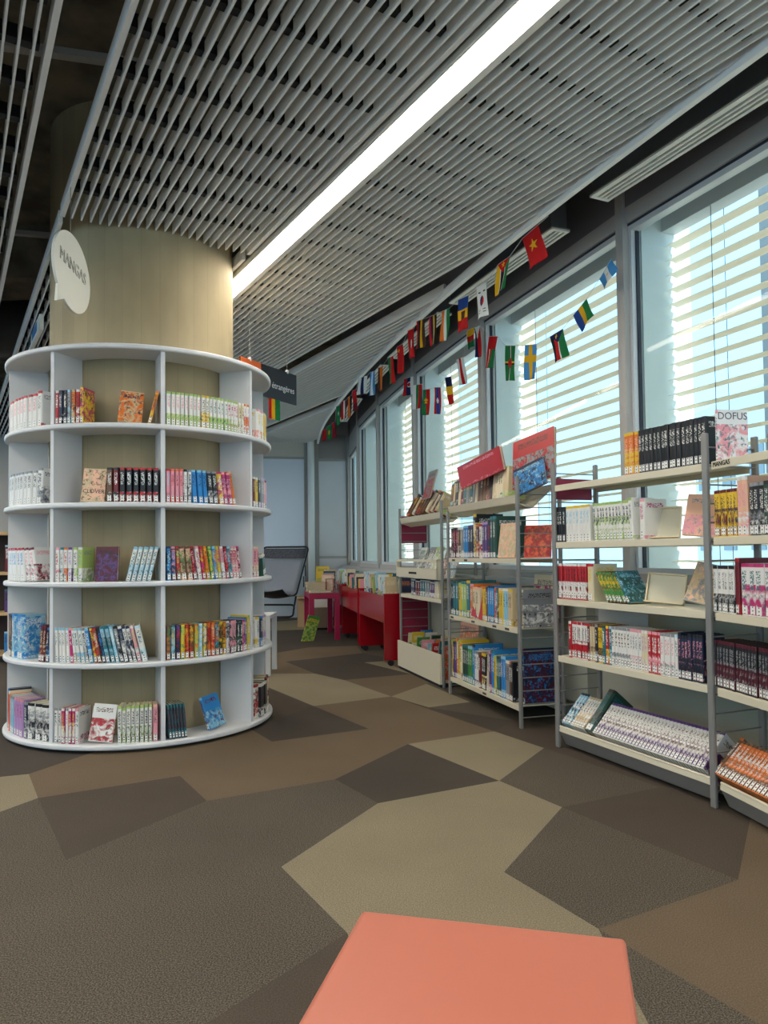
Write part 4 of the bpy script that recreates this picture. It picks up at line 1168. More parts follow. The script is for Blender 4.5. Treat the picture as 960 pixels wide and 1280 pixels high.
face_out(B2.M, B2.L - 0.022, 0.145, 0.1255, 0.215, 0.32, 0.014, ('navy', 'maroon', 'blue'), .93, 'large dark album with figures behind the side ladder bars, bottom shelf', 1, 90, 0, 'picture_book', group=G2)
face_out(B2.M, B2.L - 0.022, 0.145, 0.5655, 0.215, 0.22, 0.014, ('grey', 'white', 'black'), .6, 'black and white album behind the side ladder bars, middle shelf', 1, 90, 0, 'picture_book', group=G2)
# top tray: thin albums leaning in the tray, big red ones laid over them
urow(B2, 1.328, 563, 634, mixed(20, (.185, .215), ['grey', 'beige', 'cream', 'brown', 'white', 'dark red', 'black', 'teal', 'beige', 'cream'], .2, -16), 'top tray of middle rack', group=G2, depth=.13, kind='picture_book', noun='thin album', tilt=math.radians(12), yo=0.012, sticker=False)
# ---- big albums laid over the top tray of the middle rack
def slab_book(quad_px, depth_y, t, cols, art, label, group, title=None, tcol='white', tsize=0.05, twist=0.0):
    """album whose front cover fills the given pixel quad corner TL, TR, BL; its plane leans back like the tray"""
    (tlx, tly), (trx, try_), (blx, bly) = quad_px
    y0, y1, y2 = depth_y
    TL, TR, BL = at_y(tlx, tly, y0), at_y(trx, try_, y1), at_y(blx, bly, y2)
    ex = (TR - TL); ey = (TL - BL)
    w, h = ex.length, ey.length
    ex.normalize(); ey = (ey - ex * ey.dot(ex)).normalized()
    nz = ex.cross(ey)                      # towards the viewer
    # book local: +x = front cover normal, +y = away from spine, +z = up
    M = Matrix(((nz.x, ex.x, ey.x, 0), (nz.y, ex.y, ey.y, 0), (nz.z, ex.z, ey.z, 0), (0, 0, 0, 1)))
    M = Matrix.Translation(BL - nz * t / 2) @ M
    o = add_book(M, t, h, w, cols, art, label, group, False, 'picture_book')
    if title:
        o['glyphs'] = 0.0
        me = text_mesh(title, tsize, 0.0003, 'title'); me.materials.append(mat('ink_' + tcol, PAL[tcol], 0.5))
        q = link('title', me, o); q.location = (t / 2 + 0.0008, w * 0.55, h * 0.35); q.rotation_euler = (math.pi / 2, 0, math.pi / 2)
    return o
G2T = 'big albums on top of the middle rack'
slab_book(((566, 589), (618, 562), (576, 612)), (4.96, 4.54, 4.90), 0.02, ('red', 'red', 'pink'), .12, 'flat red album lying tilted on top of the middle rack', G2T)
slab_book(((617, 573), (666, 553), (640, 612)), (4.62, 4.34, 4.42), 0.02, ('red', 'grey', 'black'), .62, 'large red album with grey drawing, tilted on top of middle rack', G2T)
slab_book(((632, 594), (668, 576), (645, 621)), (4.40, 4.25, 4.30), 0.014, ('navy', 'blue', 'light blue'), .9, 'blue album in front of the big red one on middle rack', G2T)

# ---- far rack: tray, display rack and bin
G3 = 'picture books on the far rack'
urow(B3, 1.325, 508, 547, mixed(12, (.16, .2), ['grey', 'beige', 'brown', 'dark red', 'black', 'cream'], .3, 20), 'top tray of far rack', group=G3, depth=.13, kind='picture_book', noun='thin album', tilt=math.radians(24), yo=0.01, sticker=False)
slab_book(((541, 592), (551, 588), (527, 625)), (5.95, 5.75, 6.05), 0.012, ('grey', 'red', 'black'), .7, 'grey magazine tilted upright on the far rack', G3)
cl3 = [('white', 'grey', 'green'), ('grey', 'white', 'black'), ('lime', 'white', 'grey'), ('peach', 'brown', 'white'), ('white', 'light blue', 'red')]
for k in range(5):
    face_out(B3.M, 0.12 + k * 0.195, 0.10 + 0.02 * (k % 2), 0.8065, 0.17, 0.255, 0.012, cl3[k], .9, '%s picture book facing out in the cream display rack, far rack' % cl3[k][0] if k not in (4,) else 'white and blue picture book at right of the cream display rack', 20, 0, 0, 'picture_book', group=G3)
for k in range(2, 8):
    urow(B3, 0.655, 502 + k * 6, 507.5 + k * 6, [(2, ['navy', 'dark red', 'teal', 'grey', 'purple', 'cream'][k - 2], 'white', 'white', .12 + .007 * (k % 3), .3)], 'shelf under display rack, %s pair' % ['first', 'second', 'third', 'fourth', 'fifth', 'sixth'][k - 2], group=G3, depth=.18, kind='picture_book', noun='picture book', sticker=False)
bc = ['cream', 'blue', 'yellow', 'white', 'green', 'dark green', 'pink', 'orange', 'light blue', 'cream', 'red', 'yellow', 'teal', 'beige', 'coral', 'navy']
for k in range(16):
    xx, yy = 0.05 + (k // 2) * 0.125, 0.03 + 0.12 * (k % 2)
    M = B3.M @ Matrix.Translation((xx, yy, 0.046)) @ Matrix.Rotation(math.radians(random.uniform(8, 16)), 4, 'Y') @ Matrix.Rotation(math.pi, 4, 'Z') @ Matrix.Translation((0, -0.11, 0))
    add_book(M, 0.014, 0.26 + random.uniform(-.02, .03), 0.11, (bc[k], random.choice(PC), 'white'), .7, '%s album in the cream bin of far rack, %s slot, %s' % (bc[k], ordw(k // 2), 'front' if k % 2 == 0 else 'back'), 'albums in the cream bin', False, 'picture_book')

# ---- red album bins on casters
def red_bin(a, b, dep, idx):
    a, b = Vector((*a, 0)), Vector((*b, 0))
    x = (b - a).normalized(); y = Vector((-x.y, x.x, 0))
    u = thing('album_bin', ['nearest glossy red album bin on casters beside far rack', 'middle glossy red album bin on casters', 'farthest glossy red album bin, next to the dark pink table'][idx], 'book bin', a, math.atan2(x.y, x.x), 'red album bins')
    L = (b - a).length - 0.012
    Mx = Matrix.Translation(a) @ Matrix.Rotation(math.atan2(x.y, x.x), 4, 'Z')
    for q in (0.0, L - 0.03):
        epn = MB().box(q, 0, 0.05, q + 0.03, dep, 0.645).build('end_panel', M_RED, u, bevel=0.003)
        for yy in (0.06, dep - 0.06):
            c = MB().tube([(q + 0.002, yy, 0.028), (q + 0.028, yy, 0.028)], 0.028, 12); c.box(q + 0.008, yy - 0.012, 0.028, q + 0.022, yy + 0.012, 0.075)
            c.build('caster', M_INK, epn, smooth=True)
    MB().box(0.03, 0.0, 0.385, L - 0.03, 0.02, 0.625).build('front_panel', M_RED, u)
    MB().box(0.03, dep - 0.02, 0.385, L - 0.03, dep, 0.645).build('back_panel', M_RED, u)
    MB().box(0.03, 0.02, 0.43, L - 0.03, dep - 0.02, 0.445).build('tray_floor', M_RED, u)
    MB().box(L * 0.5 - 0.006, 0.02, 0.445, L * 0.5 + 0.006, dep - 0.02, 0.62).build('divider', M_RED, u)
    cs = ['white', 'cream', 'light blue', 'grey', 'lime', 'teal', 'beige', 'pink', 'white', 'yellow', 'sky', 'navy']
    for k in range(20):
        xx = 0.085 + (k // 2) * (L - 0.16) / 10.0 + (0.06 if (k // 2) >= 5 else 0)
        yy = 0.05 + (k % 2) * (dep - 0.05) / 2
        hh = 0.32 + random.uniform(-.03, .06)
        M = Mx @ Matrix.Translation((xx, yy, 0.447)) @ Matrix.Rotation(math.radians(random.uniform(-14, -6)), 4, 'Y')
        c = cs[(k * 5 + idx) % 12]
        add_book(M, 0.013, hh, min(0.17, dep / 2 - 0.06), (c, random.choice(PC), random.choice(PC)), .6, '%s album, %s from the far end, %s row of %s red bin' % (c, ordw(k // 2), 'front' if k % 2 == 0 else 'back', ['nearest', 'middle', 'farthest'][idx]), 'albums in the red bins', False, 'children_album', parts=True)
red_bin((-0.270, 7.775), (-0.005, 6.640), 0.33, 0)
red_bin((-0.515, 8.980), (-0.285, 7.830), 0.33, 1)
red_bin((-0.700, 10.05), (-0.525, 9.030), 0.30, 2)

# ---- dark pink table with books
tb = thing('low_table', 'dark pink lacquered low table with books beside red bins', 'table', (-0.885, 8.70, 0), math.radians(10))
MB().box(0, 0, 0.485, 0.36, 0.9, 0.55).build('table_top', M_DKRED, tb, bevel=0.004)
MB().box(0.01, 0.01, 0.55, 0.35, 0.89, 0.553).build('top_laminate', mat('table_laminate', '6b5560', 0.25), tb)
for x in (0, 0.30):
    for y in (0, 0.84):
        MB().box(x, y, 0, x + 0.06, y + 0.06, 0.485).build('leg', M_DKRED, tb)
TB = Matrix.Translation((-0.885, 8.70, 0.5535)) @ Matrix.Rotation(math.radians(10), 4, 'Z')
def flat_book(x, y, z, w, d, t, cols, label, rz=0, group='books on the low table'):
    M = TB @ Matrix.Translation((x, y, z)) @ Matrix.Rotation(math.radians(rz), 4, 'Z') @ Matrix.Translation((-w / 2, -d / 2, t / 2)) @ Matrix.Rotation(math.radians(90), 4, 'Y') @ Matrix.Rotation(math.radians(180), 4, 'Z') @ Matrix.Translation((0, -d, 0))
    return add_book(M, t, w, d, cols, .5, label, group, False, 'picture_book')
flat_book(0.14, 0.16, 0.0, 0.24, 0.2, 0.022, ('beige', 'cream', 'brown'), 'beige book lying flat at near end of low table', 4)
for k in range(5):
    flat_book(0.13 + .006 * (k % 2), 0.52, 0.0225 * k, 0.26, 0.2, 0.022, ([('cream', 'peach', 'red'), ('cream', 'white', 'brown'), ('peach', 'cream', 'red'), ('cream', 'beige', 'brown'), ('red', 'peach', 'white')][k]), '%s book, %s from bottom of the stack on low table' % (['cream', 'cream', 'peach', 'cream', 'red'][k], ordw(k)), 3 * k - 5)
rk = thing('wire_book_stand', 'small red wire book stand on the low table', 'stand', TB @ Vector((0.235, 0.32, 0)), math.radians(10))
for yy in (0.0, 0.09):
    MB().tube([(0, yy, 0.003), (0, yy, 0.15), (0.09, yy, 0.15), (0.09, yy, 0.003)], 0.004, 6).build('wire_loop', M_RED, rk)
MB().tube([(0, 0, 0.15), (0, 0.09, 0.15)], 0.004, 6).tube([(0.09, 0, 0.15), (0.09, 0.09, 0.15)], 0.004, 6).build('cross_wire', M_RED, rk)
for k in range(4):
    cc = [('peach', 'cream', 'white'), ('grey', 'white', 'black'), ('navy', 'black', 'white'), ('beige', 'white', 'brown')][k]
    face_out(TB, 0.27 + 0.02 * k, 0.50 + 0.08 * k, 0.0, 0.15, 0.20 + 0.02 * k, 0.014, cc, .8, '%s book standing at the back of low table, %s of four' % (cc[0], ordw(k)), 8, 0, 0, 'picture_book', group='books on the low table')
face_out(TB, 0.24, 0.86, 0.0, 0.17, 0.30, 0.012, ('yellow', 'lime', 'green'), .5, 'bright yellow album standing at far end of low table', 3, 0, 0, 'picture_book')
gb = add_book(Matrix.Translation((-0.975, 8.62, 0.001)) @ Matrix.Rotation(math.radians(16), 4, 'Y') @ Matrix.Rotation(math.radians(-62), 4, 'Z'), 0.014, .32, .15, ('green', 'lime', 'yellow'), .9, 'green picture book leaning on the floor against low table', None, False, 'picture_book')
bx = thing('book_crate', 'plain beige crate of papers under the low table', 'crate', (-0.985, 9.90, 0), math.radians(8))
cr = MB(); cr.box(0, 0, 0.03, 0.29, 0.02, 0.30); cr.box(0, 0.38, 0.03, 0.29, 0.40, 0.30); cr.box(0, 0.02, 0.03, 0.02, 0.38, 0.30); cr.box(0.27, 0.02, 0.03, 0.29, 0.38, 0.30); cr.box(0.02, 0.02, 0.03, 0.27, 0.38, 0.05)
cr.build('crate_body', mat('crate_board', '8f7a66', 0.7), bx)
MB().box(0.02, 0.02, 0, 0.27, 0.38, 0.03).build('crate_base', M_INK, bx)
for k in range(5):
    face_out(Matrix.Translation((-0.985, 9.90, 0)) @ Matrix.Rotation(math.radians(8), 4, 'Z'), 0.145, 0.06 + 0.055 * k, 0.051, 0.23, 0.30 + .01 * k, 0.01, ('white', 'grey', 'cream'), .6, 'white album in the beige crate, %s from the front' % ordw(k), 6, 0, 0, 'picture_book', group='albums in the beige crate')
# cardboard box on the floor left of the table
cb = thing('cardboard_box', 'open brown cardboard box on floor beside lounge chair', 'box', (-1.22, 10.35, 0), math.radians(4))
cbm = MB(); cbm.box(0, 0, 0, 0.24, 0.3, 0.01); cbm.box(0, 0, 0, 0.24, 0.008, 0.42); cbm.box(0, 0.292, 0, 0.24, 0.3, 0.42); cbm.box(0, 0, 0, 0.008, 0.3, 0.42); cbm.box(0.232, 0, 0, 0.24, 0.3, 0.42)
cbm.build('box_body', mat('cardboard', 'b59a78', 0.8), cb)
MB().box(0, -0.10, 0.40, 0.24, 0, 0.408, M=Matrix.Rotation(0.0, 4, 'X')).build('flap', MATS['cardboard'], cb)

# ---- mesh lounge chair at the far end
ch = thing('lounge_chair', 'reclining grey mesh lounge chair with black tube frame at far end', 'chair', at_z(348, 781, 0.0) * 1.0)
CH0 = ch.location.copy()
def cpt(px, py, Y):
    return at_y(px, py, Y) - CH0
M_TUBEB = mat('black_tube', '1b1c20', 0.4)
TLc, TRc, BRc, BLc = cpt(329, 684, 11.25), cpt(386, 683.5, 11.10), cpt(370, 745, 10.72), cpt(318, 741, 10.85)
def rounded(pts, r=0.07, n=5):
    out = []
    for i in range(len(pts)):
        p0, p1, p2 = pts[i - 1], pts[i], pts[(i + 1) % len(pts)]
        a = p1 + (p0 - p1).normalized() * r; b = p1 + (p2 - p1).normalized() * r
        for k in range(n + 1):
            t = k / n
            out.append(a * (1 - t) ** 2 + p1 * 2 * t * (1 - t) + b * t * t)
    return out
loop = rounded([TLc, TRc, BRc, BLc])
MB().tube(loop + [loop[0]], 0.013, 8, cap=False).build('back_frame', M_TUBEB, ch, smooth=True)
def mesh_panel(v0, v1, name, m, sag=0.02):
    mb = MB(); n = 8; vs = []
    nrm = (TRc - TLc).cross(BLc - TLc).normalized()
    if nrm.y < 0: nrm = -nrm
    for i in range(n + 1):
        for j in range(n + 1):
            u, v = 0.03 + 0.94 * i / n, v0 + (v1 - v0) * j / n
            p = (TLc * (1 - u) + TRc * u) * (1 - v) + (BLc * (1 - u) + BRc * u) * v
            vs.append(p + nrm * sag * math.sin(math.pi * u) * math.sin(math.pi * v))
    fs = [(i * (n + 1) + j, (i + 1) * (n + 1) + j, (i + 1) * (n + 1) + j + 1, i * (n + 1) + j + 1) for i in range(n) for j in range(n)]
    o = mb.add(vs, fs).build(name, m, ch, smooth=True)
    md = o.modifiers.new('solid', 'SOLIDIFY'); md.thickness = 0.004
mesh_panel(0.03, 0.24, 'headrest_mesh', mat('dark_mesh', '50525a', 0.7, 0.4, 60))
mesh_panel(0.25, 0.97, 'back_mesh', mat('grey_mesh', '8e949f', 0.6))
seat = MB(); n = 10
sA, sB = BLc + Vector((0.02, -0.02, 0.03)), BRc + Vector((-0.02, -0.02, 0.02))
vs = []
for i in range(n + 1):
    for j in range(5):
        u, v = i / n, j / 4
        p = sA * (1 - u) + sB * u + Vector((-0.12, -0.38, 0.10)) * v
        p.z -= 0.06 * math.sin(math.pi * u) + 0.05 * math.sin(math.pi * v)
        vs.append(p)
so = seat.add(vs, [(i * 5 + j, (i + 1) * 5 + j, (i + 1) * 5 + j + 1, i * 5 + j + 1) for i in range(n) for j in range(4)]).build('seat_sling', M_TUBEB, ch, smooth=True)
md = so.modifiers.new('solid', 'SOLIDIFY'); md.thickness = 0.006
lp = rounded([cpt(322, 756, 10.75), cpt(368, 756, 10.75), cpt(366, 771, 10.55), cpt(326, 772, 10.55)], 0.06)
MB().tube(lp + [lp[0]], 0.014, 8, cap=False).build('rocker_base', M_TUBEB, ch, smooth=True)
MB().tube([BRc, cpt(368, 757, 10.74)], 0.012, 8).tube([BLc, cpt(324, 757, 10.74)], 0.012, 8).build('base_upright', M_TUBEB, ch, smooth=True)
for q, nm in ((0.30, 0), (0.55, 0)):
    a_ = cpt(384 - q * 8, 690 + q * 55, 10.95); MB().tube([a_, a_ + Vector((0.0, -0.02, -0.16))], 0.008, 6).build('arm_strap', M_TUBEB, ch)

# ---- white side table behind the ring bookcase
wt = thing('side_table', 'white square side table half hidden behind the ring bookcase', 'table', (-1.36, 6.20, 0), 0)
MB().box(0, 0, 0.47, 0.40, 0.40, 0.50).build('table_top', M_WHITE, wt)
for x in (0, 0.36):
    for y in (0, 0.36):
        MB().box(x, y, 0, x + 0.04, y + 0.04, 0.47).build('leg', M_WHITE, wt)

# ---- wooden bookcase glimpsed at the far left
wc = thing('wooden_bookcase', 'pale wooden bookcase at the left edge behind the ring bookcase', 'bookcase', (-4.30, 7.10, 0), math.radians(8))
MW = mat('pale_wood', 'c9a877', 0.5, 0.1, 6, stretch=(1, 8, 8))
for z in (0.06, 0.45, 0.84, 1.23):
    MB().box(0, 0, z, 1.1, 0.3, z + 0.03).build('shelf_board', MW, wc)
for x in (0, 1.07):
    MB().box(x, 0, 0, x + 0.03, 0.3, 1.23).build('side_panel', MW, wc)
MB().box(0.03, 0.29, 0.06, 1.07, 0.3, 1.23).build('back_panel', mat('dark_back', '3c2c24', 0.6), wc)
WC = Matrix.Translation((-4.30, 7.10, 0)) @ Matrix.Rotation(math.radians(8), 4, 'Z')
for j, z in enumerate((0.0905, 0.4805, 0.8705)):
    row(lambda x: WC @ Matrix.Translation((x, 0, 0)), 0.62, 1.05, mixed(12, (.19, .26), [['blue', 'light blue', 'white', 'green'], ['dark red', 'navy', 'maroon', 'purple'], ['maroon', 'dark red', 'black', 'brown']][j]), '%s shelf of the wooden bookcase' % ['bottom', 'middle', 'top'][j], 'books in the wooden bookcase', depth=.2, kind='picture_book', noun='book', yo=.02, zo=z, sticker=False)

# ================================================================== BUNTING
FC = {k: mat('flag_' + k, v, 0.75) for k, v in dict(red='d0181f', yellow='f0c420', green='1f8b4c', blue='1f4fa3', white='eeeeec', black='222226', lblue='5aa9dc', orange='e8862a', navy='1d2a66', brown='5d3a2a', sky='9ec9e6', wine='8a1d34').items()}
for _m in FC.values():                     # thin cloth lets some of the window light through
    _nt = _m.node_tree; _b = _nt.nodes['Principled BSDF']
    _t = _nt.nodes.new('ShaderNodeBsdfTranslucent'); _t.inputs['Color'].default_value = _b.inputs['Base Color'].default_value
    _x = _nt.nodes.new('ShaderNodeMixShader'); _x.inputs['Fac'].default_value = 0.4
    _nt.links.new(_b.outputs['BSDF'], _x.inputs[1]); _nt.links.new(_t.outputs['BSDF'], _x.inputs[2]); _nt.links.new(_x.outputs['Shader'], _nt.nodes['Material Output'].inputs['Surface'])
def star(u, v, cu, cv, r, asp=1.4):
    x, y = (u - cu), (v - cv) * asp
    d = math.hypot(x, y)
    R = r * 1.25; q = 0.382 * R
    ph = abs((math.degrees(math.atan2(x, -y)) + 36) % 72 - 36); ph = math.radians(ph); k = math.radians(36)
    return d < R * q * math.sin(k) / (R * math.sin(ph) + q * math.sin(k - ph))
def vstripes(*cs):
    return lambda u, v: cs[min(len(cs) - 1, int(u * len(cs)))]
def hstripes(*cs):
    return lambda u, v: cs[min(len(cs) - 1, int(v * len(cs)))]
def f_star(base, s, cu=.5, cv=.45, r=.26):
    return lambda u, v: s if star(u, v, cu, cv, r) else base
def f_moz(u, v):
    if v < 0.38 * (1 - abs(u - .5) * 2): return 'yellow' if star(u, v, .5, .12, .13) else 'red'
    return ('yellow' if u < .3 else 'white' if u < .35 else 'black' if u < .65 else 'white' if u < .70 else 'green')
def f_korea(u, v):
    d = math.hypot((u - .5), (v - .5) * 1.4)
    if d < .22: return 'red' if u > .5 + .06 * math.sin(v * 20) else 'navy'
    for cu, cv in ((.25, .2), (.75, .2), (.25, .8), (.75, .8)):
        if abs(u - cu) < .12 and abs(v - cv) < .05 and int((v - cv + .05) * 50) % 2 == 0: return 'black'
    return 'white'
def f_cross(base, c, cu=.5, cv=.38, w=.10):
    return lambda u, v: c if abs(u - cu) < w or abs(v - cv) < w * .7 else base
def f_dom(u, v):
    if math.hypot(u - .5, (v - .5) * 1.4) < .2: return 'red'
    if abs(u - .5) < .10: return 'yellow' if u < .44 else 'black' if u < .53 else 'white'
    if abs(v - .5) < .05: return 'yellow' if v < .48 else 'black'
    return 'green'
def f_ssud(u, v):
    if v < .36 * (1 - abs(u - .5) * 1.9): return 'yellow' if star(u, v, .45, .12, .12) else 'navy'
    return 'black' if u < .2 else 'red' if u < .5 else 'white' if u < .55 else 'green'
def f_oman(u, v):
    return 'red' if v < .42 or u < .22 else ('white' if u < .3 else 'red' if u < .5 else 'green')
def f_phil(u, v):
    if v < .42 * (1 - abs(u - .5) * 2): return 'white'
    return 'navy' if u < .5 else 'red'
def f_slovak(u, v):
    if math.hypot((u - .6), (v - .4) * 1.3) < .2: return 'red' if math.hypot((u - .6), (v - .4) * 1.3) < .15 else 'white'
    return 'red' if u < .35 else 'navy' if u < .75 else 'white'
def f_moldova(u, v):
    if .38 < v < .64 and abs(u - .5) < .2: return 'brown'
    return 'blue' if v < .34 else 'yellow' if v < .67 else 'red'
def f_emblem(base, c, cu=.5, cv=.5, r=.2):
    return lambda u, v: c if math.hypot(u - cu, (v - cv) * 1.4) < r else base
def f_arg(u, v):
    if math.hypot(u - .5, (v - .5) * 1.4) < .1: return 'yellow'
    return 'lblue' if u < .33 or u > .67 else 'white'
def f_bur(u, v):
    if star(u, v, .5, .45, .2): return 'yellow'
    return 'green' if u < .5 else 'red'
def f_laos(u, v):
    if math.hypot(u - .5, (v - .5) * 1.4) < .15: return 'white'
    return 'red' if u < .28 or u > .72 else 'blue'
WINC = smooth_curve(MUL)
def curve_at(curve, off, px, py):
    """point of a plan curve (moved inwards by off) seen in pixel column px, with its tangent"""
    best = None
    for i in range(len(curve) - 1):
        d = (curve[i + 1] - curve[i]).normalized(); n = Vector((-d.y, d.x, 0))
        for k in range(6):
            p = curve[i] + (curve[i + 1] - curve[i]) * (k / 6) + n * off
            if p.y < 1.0: continue
            e = abs(proj((p.x, p.y, 2.4))[0] - px)
            if best is None or e < best[0]: best = (e, p, d)
    return best[1], best[2]
def fq(x, y):
    return 380 + x / 2.4, 260 + y / 2.4
def flag(quad, fn, curve, off, label, turn=0.0, fine=(14, 20)):
    """hung cloth flag; quad = TL, TR, BR, BL in crop pixels, set in a vertical plane near the given plan curve"""
    Q = [fq(*q) for q in quad]
    cx = sum(q[0] for q in Q) / 4; cy = sum(q[1] for q in Q) / 4
    p, d = curve_at(curve, off, cx, cy)
    ang = math.radians(turn)
    d = Vector((d.x * math.cos(ang) - d.y * math.sin(ang), d.x * math.sin(ang) + d.y * math.cos(ang), 0))
    vr = Vector((p.x, p.y, 0)).normalized()            # keep the cloth at least 38 degrees off the line of sight
    rel = math.atan2(vr.x * d.y - vr.y * d.x, vr.dot(d))
    if rel > -math.radians(38) + 0 and rel < math.radians(38):
        k = -math.radians(38) if rel <= 0 else math.radians(38)
        d = Vector((vr.x * math.cos(k) - vr.y * math.sin(k), vr.x * math.sin(k) + vr.y * math.cos(k), 0))
    n = Vector((d.y, -d.x, 0))
    P = []
    for x, y in Q:
        r = ray(x, y); o = Vector((0, 0, CAM_Z)); t = (p - o).dot(n) / r.dot(n)
        P.append(o + r * t)
    nu, nv = fine; mb = MB(); cols = []; ph = random.random() * 6
    def pt(u, v):
        q = (P[0] * (1 - u) + P[1] * u) * (1 - v) + (P[3] * (1 - u) + P[2] * u) * v
        return q + n * (0.010 * math.sin(u * 5 + v * 3 + ph) * v)
    vs = [pt(i / nu, j / nv) for j in range(nv + 1) for i in range(nu + 1)]
    org = (P[0] + P[1]) / 2
    for j in range(nv):
        for i in range(nu):
            c = fn((i + .5) / nu, (j + .5) / nv)
            if c not in cols: cols.append(c)
            a = j * (nu + 1) + i
            mb.f.append((a, a + 1, a + nu + 2, a + nu + 1)); mb.mi.append(cols.index(c))
    mb.v = [tuple(q - org) for q in vs]
    me = bpy.data.meshes.new('bunting_flag'); me.from_pydata(mb.v, [], mb.f)
    for c in cols: me.materials.append(FC[c])
    me.polygons.foreach_set('material_index', mb.mi)
    for pl in me.polygons: pl.use_smooth = True
    o = link('bunting_flag', me); o.location = org
    md = o.modifiers.new('solid', 'SOLIDIFY'); md.thickness = 0.0008
    tag(o, label, 'flag', 'bunting flags')
    return P[0], P[1]
def R4(x0, y0, x1, y1, sl=0.0, sh=0.0):
    """quad from box; sl lowers the left top corner, sh shifts the bottom sideways"""
    return [(x0, y0 + sl), (x1, y0), (x1 + sh, y1 - sl), (x0 + sh, y1)]
TA = []
A = [(R4(655, 50, 703, 185, 42, 26), f_star('red', 'yellow', .5, .42, .24), 'big red flag with yellow star, highest on the bunting'),
     (R4(582, 145, 617, 265, 25, -12), f_moz, 'flag with yellow, black, green stripes and red triangle near the top'),
     (R4(518, 222, 548, 335, 15, 3), f_korea, 'white flag with red and blue disc hanging at a window corner'),
     (R4(463, 262, 494, 375, 14, -3), f_moldova, 'blue, yellow and red flag banded across, left of white flag'),
     (R4(414, 300, 437, 402, 10, -4), vstripes('orange', 'white', 'green'), 'orange, white and green striped flag on upper string'),
     (R4(376, 318, 398, 415, 8, 0), vstripes('red', 'navy', 'yellow', 'black'), 'red, dark and yellow striped flag on upper string'),
     (R4(338, 332, 362, 424, 8, 0), vstripes('red', 'black', 'yellow', 'brown'), 'red, black and yellow striped flag on upper string'),
     (R4(312, 360, 330, 455, 8, 2), f_emblem('red', 'white', .5, .5, .18), 'red flag with white emblem on upper string'),
     (R4(279, 408, 297, 498, 8, 4), f_star('red', 'yellow', .3, .2, .14), 'plain red flag with tiny yellow star on upper string'),
     (R4(252, 443, 268, 532, 8, 4), vstripes('green', 'red'), 'green and red flag on upper string'),
     (R4(223, 474, 236, 552, 6, 0), vstripes('brown', 'orange', 'orange'), 'orange and brown flag on upper string'),
     (R4(198, 488, 213, 565, 6, -2), vstripes('lblue', 'white', 'lblue'), 'light blue and white flag on upper string far end'),
     (R4(164, 503, 190, 562, 8, -4), vstripes('white', 'navy', 'white'), 'white and navy flag on upper string far end'),
     (R4(145, 543, 157, 612, 6, 2), hstripes('red', 'red', 'wine'), 'narrow red flag near the slot diffuser, far end'),
     (R4(133, 562, 143, 630, 5, 0), vstripes('orange', 'black'), 'narrow orange and black flag at far end'),
     (R4(113, 575, 129, 635, 6, -2), vstripes('red', 'white', 'wine'), 'red and white striped flag at far end'),
     (R4(97, 590, 109, 655, 6, 0), f_emblem('green', 'white', .5, .4, .12), 'green flag at far end of bunting'),
     (R4(84, 640, 94, 692, 5, 2), vstripes('red', 'wine'), 'third from last flag, red, at far end of bunting'),
     (R4(69, 650, 82, 698, 5, 0), f_emblem('green', 'yellow', .5, .5, .22), 'green flag with yellow patch, second from last of bunting'),
     (R4(56, 662, 68, 700, 5, -2), vstripes('red', 'red'), 'last small red flag at far end of bunting')]
for q, fn, l in A:
    TA.append(flag(q, fn, TRIMC, 0.03, l, -6, (36, 50) if len(TA) < 3 else (14, 20)))
TC = []
Cc = [(R4(300, 505, 328, 566, 8, -2), f_slovak, 'red, navy and white flag with crest, left end of lower string'),
      (R4(328, 528, 354, 605, 4, -4), vstripes('white', 'green', 'red'), 'white, green and red striped flag on lower string'),
      (R4(357, 543, 378, 622, 2, -2), f_bur, 'green and red flag with tiny yellow star on lower string'),
      (R4(392, 538, 410, 618, 0, 1), f_laos, 'red and blue flag with white disc on lower string'),
      (R4(423, 505, 441, 590, 4, 12), vstripes('navy', 'yellow', 'red') if False else hstripes('navy', 'yellow', 'red'), 'navy, yellow and red banded flag on lower string'),
      (R4(457, 447, 478, 533, 8, 12), vstripes('white', 'red', 'white'), 'white and red flag on lower string'),
      (R4(490, 358, 511, 425, 10, 0), hstripes('yellow', 'red', 'green'), 'yellow, red and green flag at the window corner'),
      (R4(512, 352, 528, 450, 6, 4), f_phil, 'navy and red flag at the window corner')]
for q, fn, l in Cc:
    TC.append(flag(q, fn, WINC, 0.13, l, -8))
TBn = []
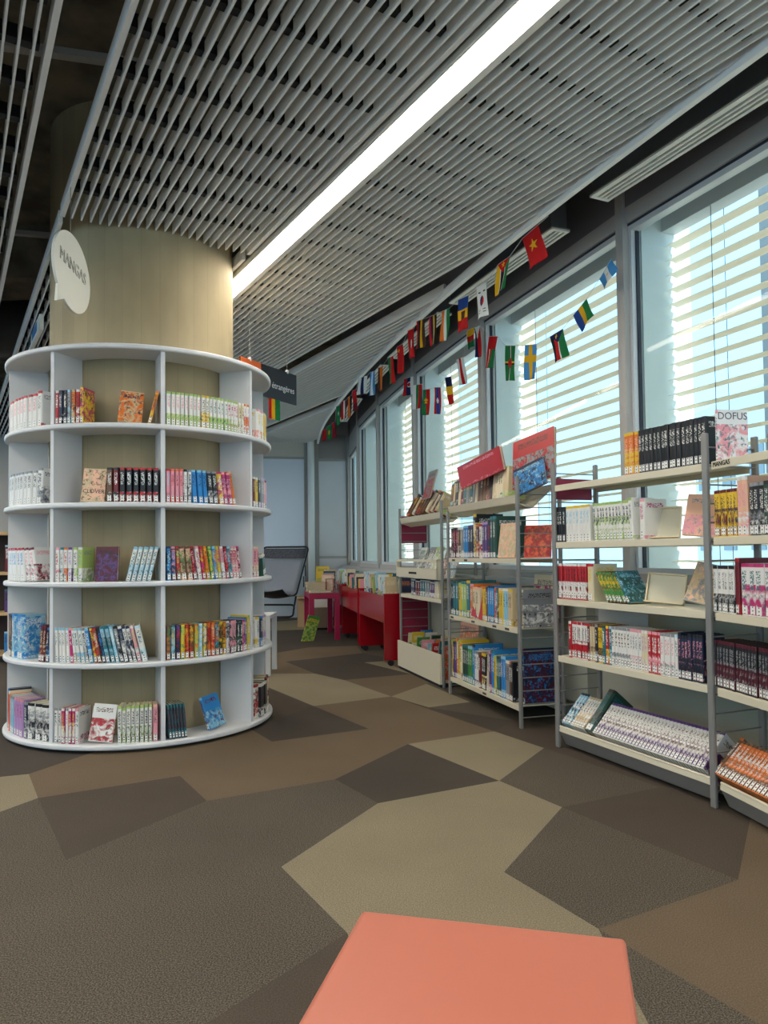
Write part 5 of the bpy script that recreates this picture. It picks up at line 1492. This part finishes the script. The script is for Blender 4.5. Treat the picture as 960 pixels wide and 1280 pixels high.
Bb = [(R4(556, 385, 581, 480, 0, -14), f_oman, 'red and green flag, leftmost in front of the wide window'),
      (R4(604, 413, 634, 518, 0, -2), f_dom, 'green flag with red disc and thin cross'),
      (R4(663, 408, 698, 517, 4, -2), f_cross('lblue', 'yellow', .5, .4, .11), 'blue flag with yellow cross'),
      (R4(738, 362, 777, 465, 24, 16), f_ssud, 'flag with navy triangle over red and green'),
      (R4(808, 272, 848, 372, 50, 22), vstripes('blue', 'yellow', 'green'), 'blue, yellow and green striped flag in front of the wide window'),
      (R4(886, 152, 922, 245, 62, 16), f_arg, 'light blue and white flag beside the wide grey mullion')]
for q, fn, l in Bb:
    TBn.append(flag(q, fn, WINC, 0.13, l, -10))
def string(pts, label):
    tag(MB().tube(pts, 0.0018, 5).build('bunting_string', mat('string_white', 'cfd0cf', 0.7)), label, 'string', 'bunting strings')
hi = at_z(*fq(722, 18), 2.78)
string([TA[0][1] + (TA[0][1] - TA[0][0]) * 0.6] + [p for l, r in TA for p in (r, l)], 'upper bunting string along the curved ceiling trim')
string([p for l, r in TC for p in (l, r)], 'lower bunting string sagging left of the window corner')
string([TC[-1][1]] + [p for l, r in TBn for p in (l, r)], 'lower bunting string sagging across the wide window')
# little flag under the hanging sign
def plain_flag():
    o_ = []
    mb = MB(); cols = ['red', 'yellow', 'green']
    for i in range(12):
        for j in range(10):
            x0, x1 = 0.14 * i / 12, 0.14 * (i + 1) / 12; z0, z1 = -0.16 * j / 10, -0.16 * (j + 1) / 10
            mb.add([(x0, 0.004 * math.sin(i), z0), (x1, 0.004 * math.sin(i + 1), z0), (x1, 0.004 * math.sin(i + 1), z1), (x0, 0.004 * math.sin(i), z1)], [(0, 1, 2, 3)], 0 if i < 3 else 1 if i < 7 else 2)
    me = mb.mesh('bunting_flag', [FC[c] for c in cols])
    o = link('bunting_flag', me)
    o.matrix_world = sg.matrix_world @ Matrix.Translation((0.335, 0.006, 0.0))
    md = o.modifiers.new('solid', 'SOLIDIFY'); md.thickness = 0.0008
    tag(o, 'red, yellow and green flag hanging under the black sign', 'flag', 'bunting flags')
bpy.context.view_layer.update()
plain_flag()
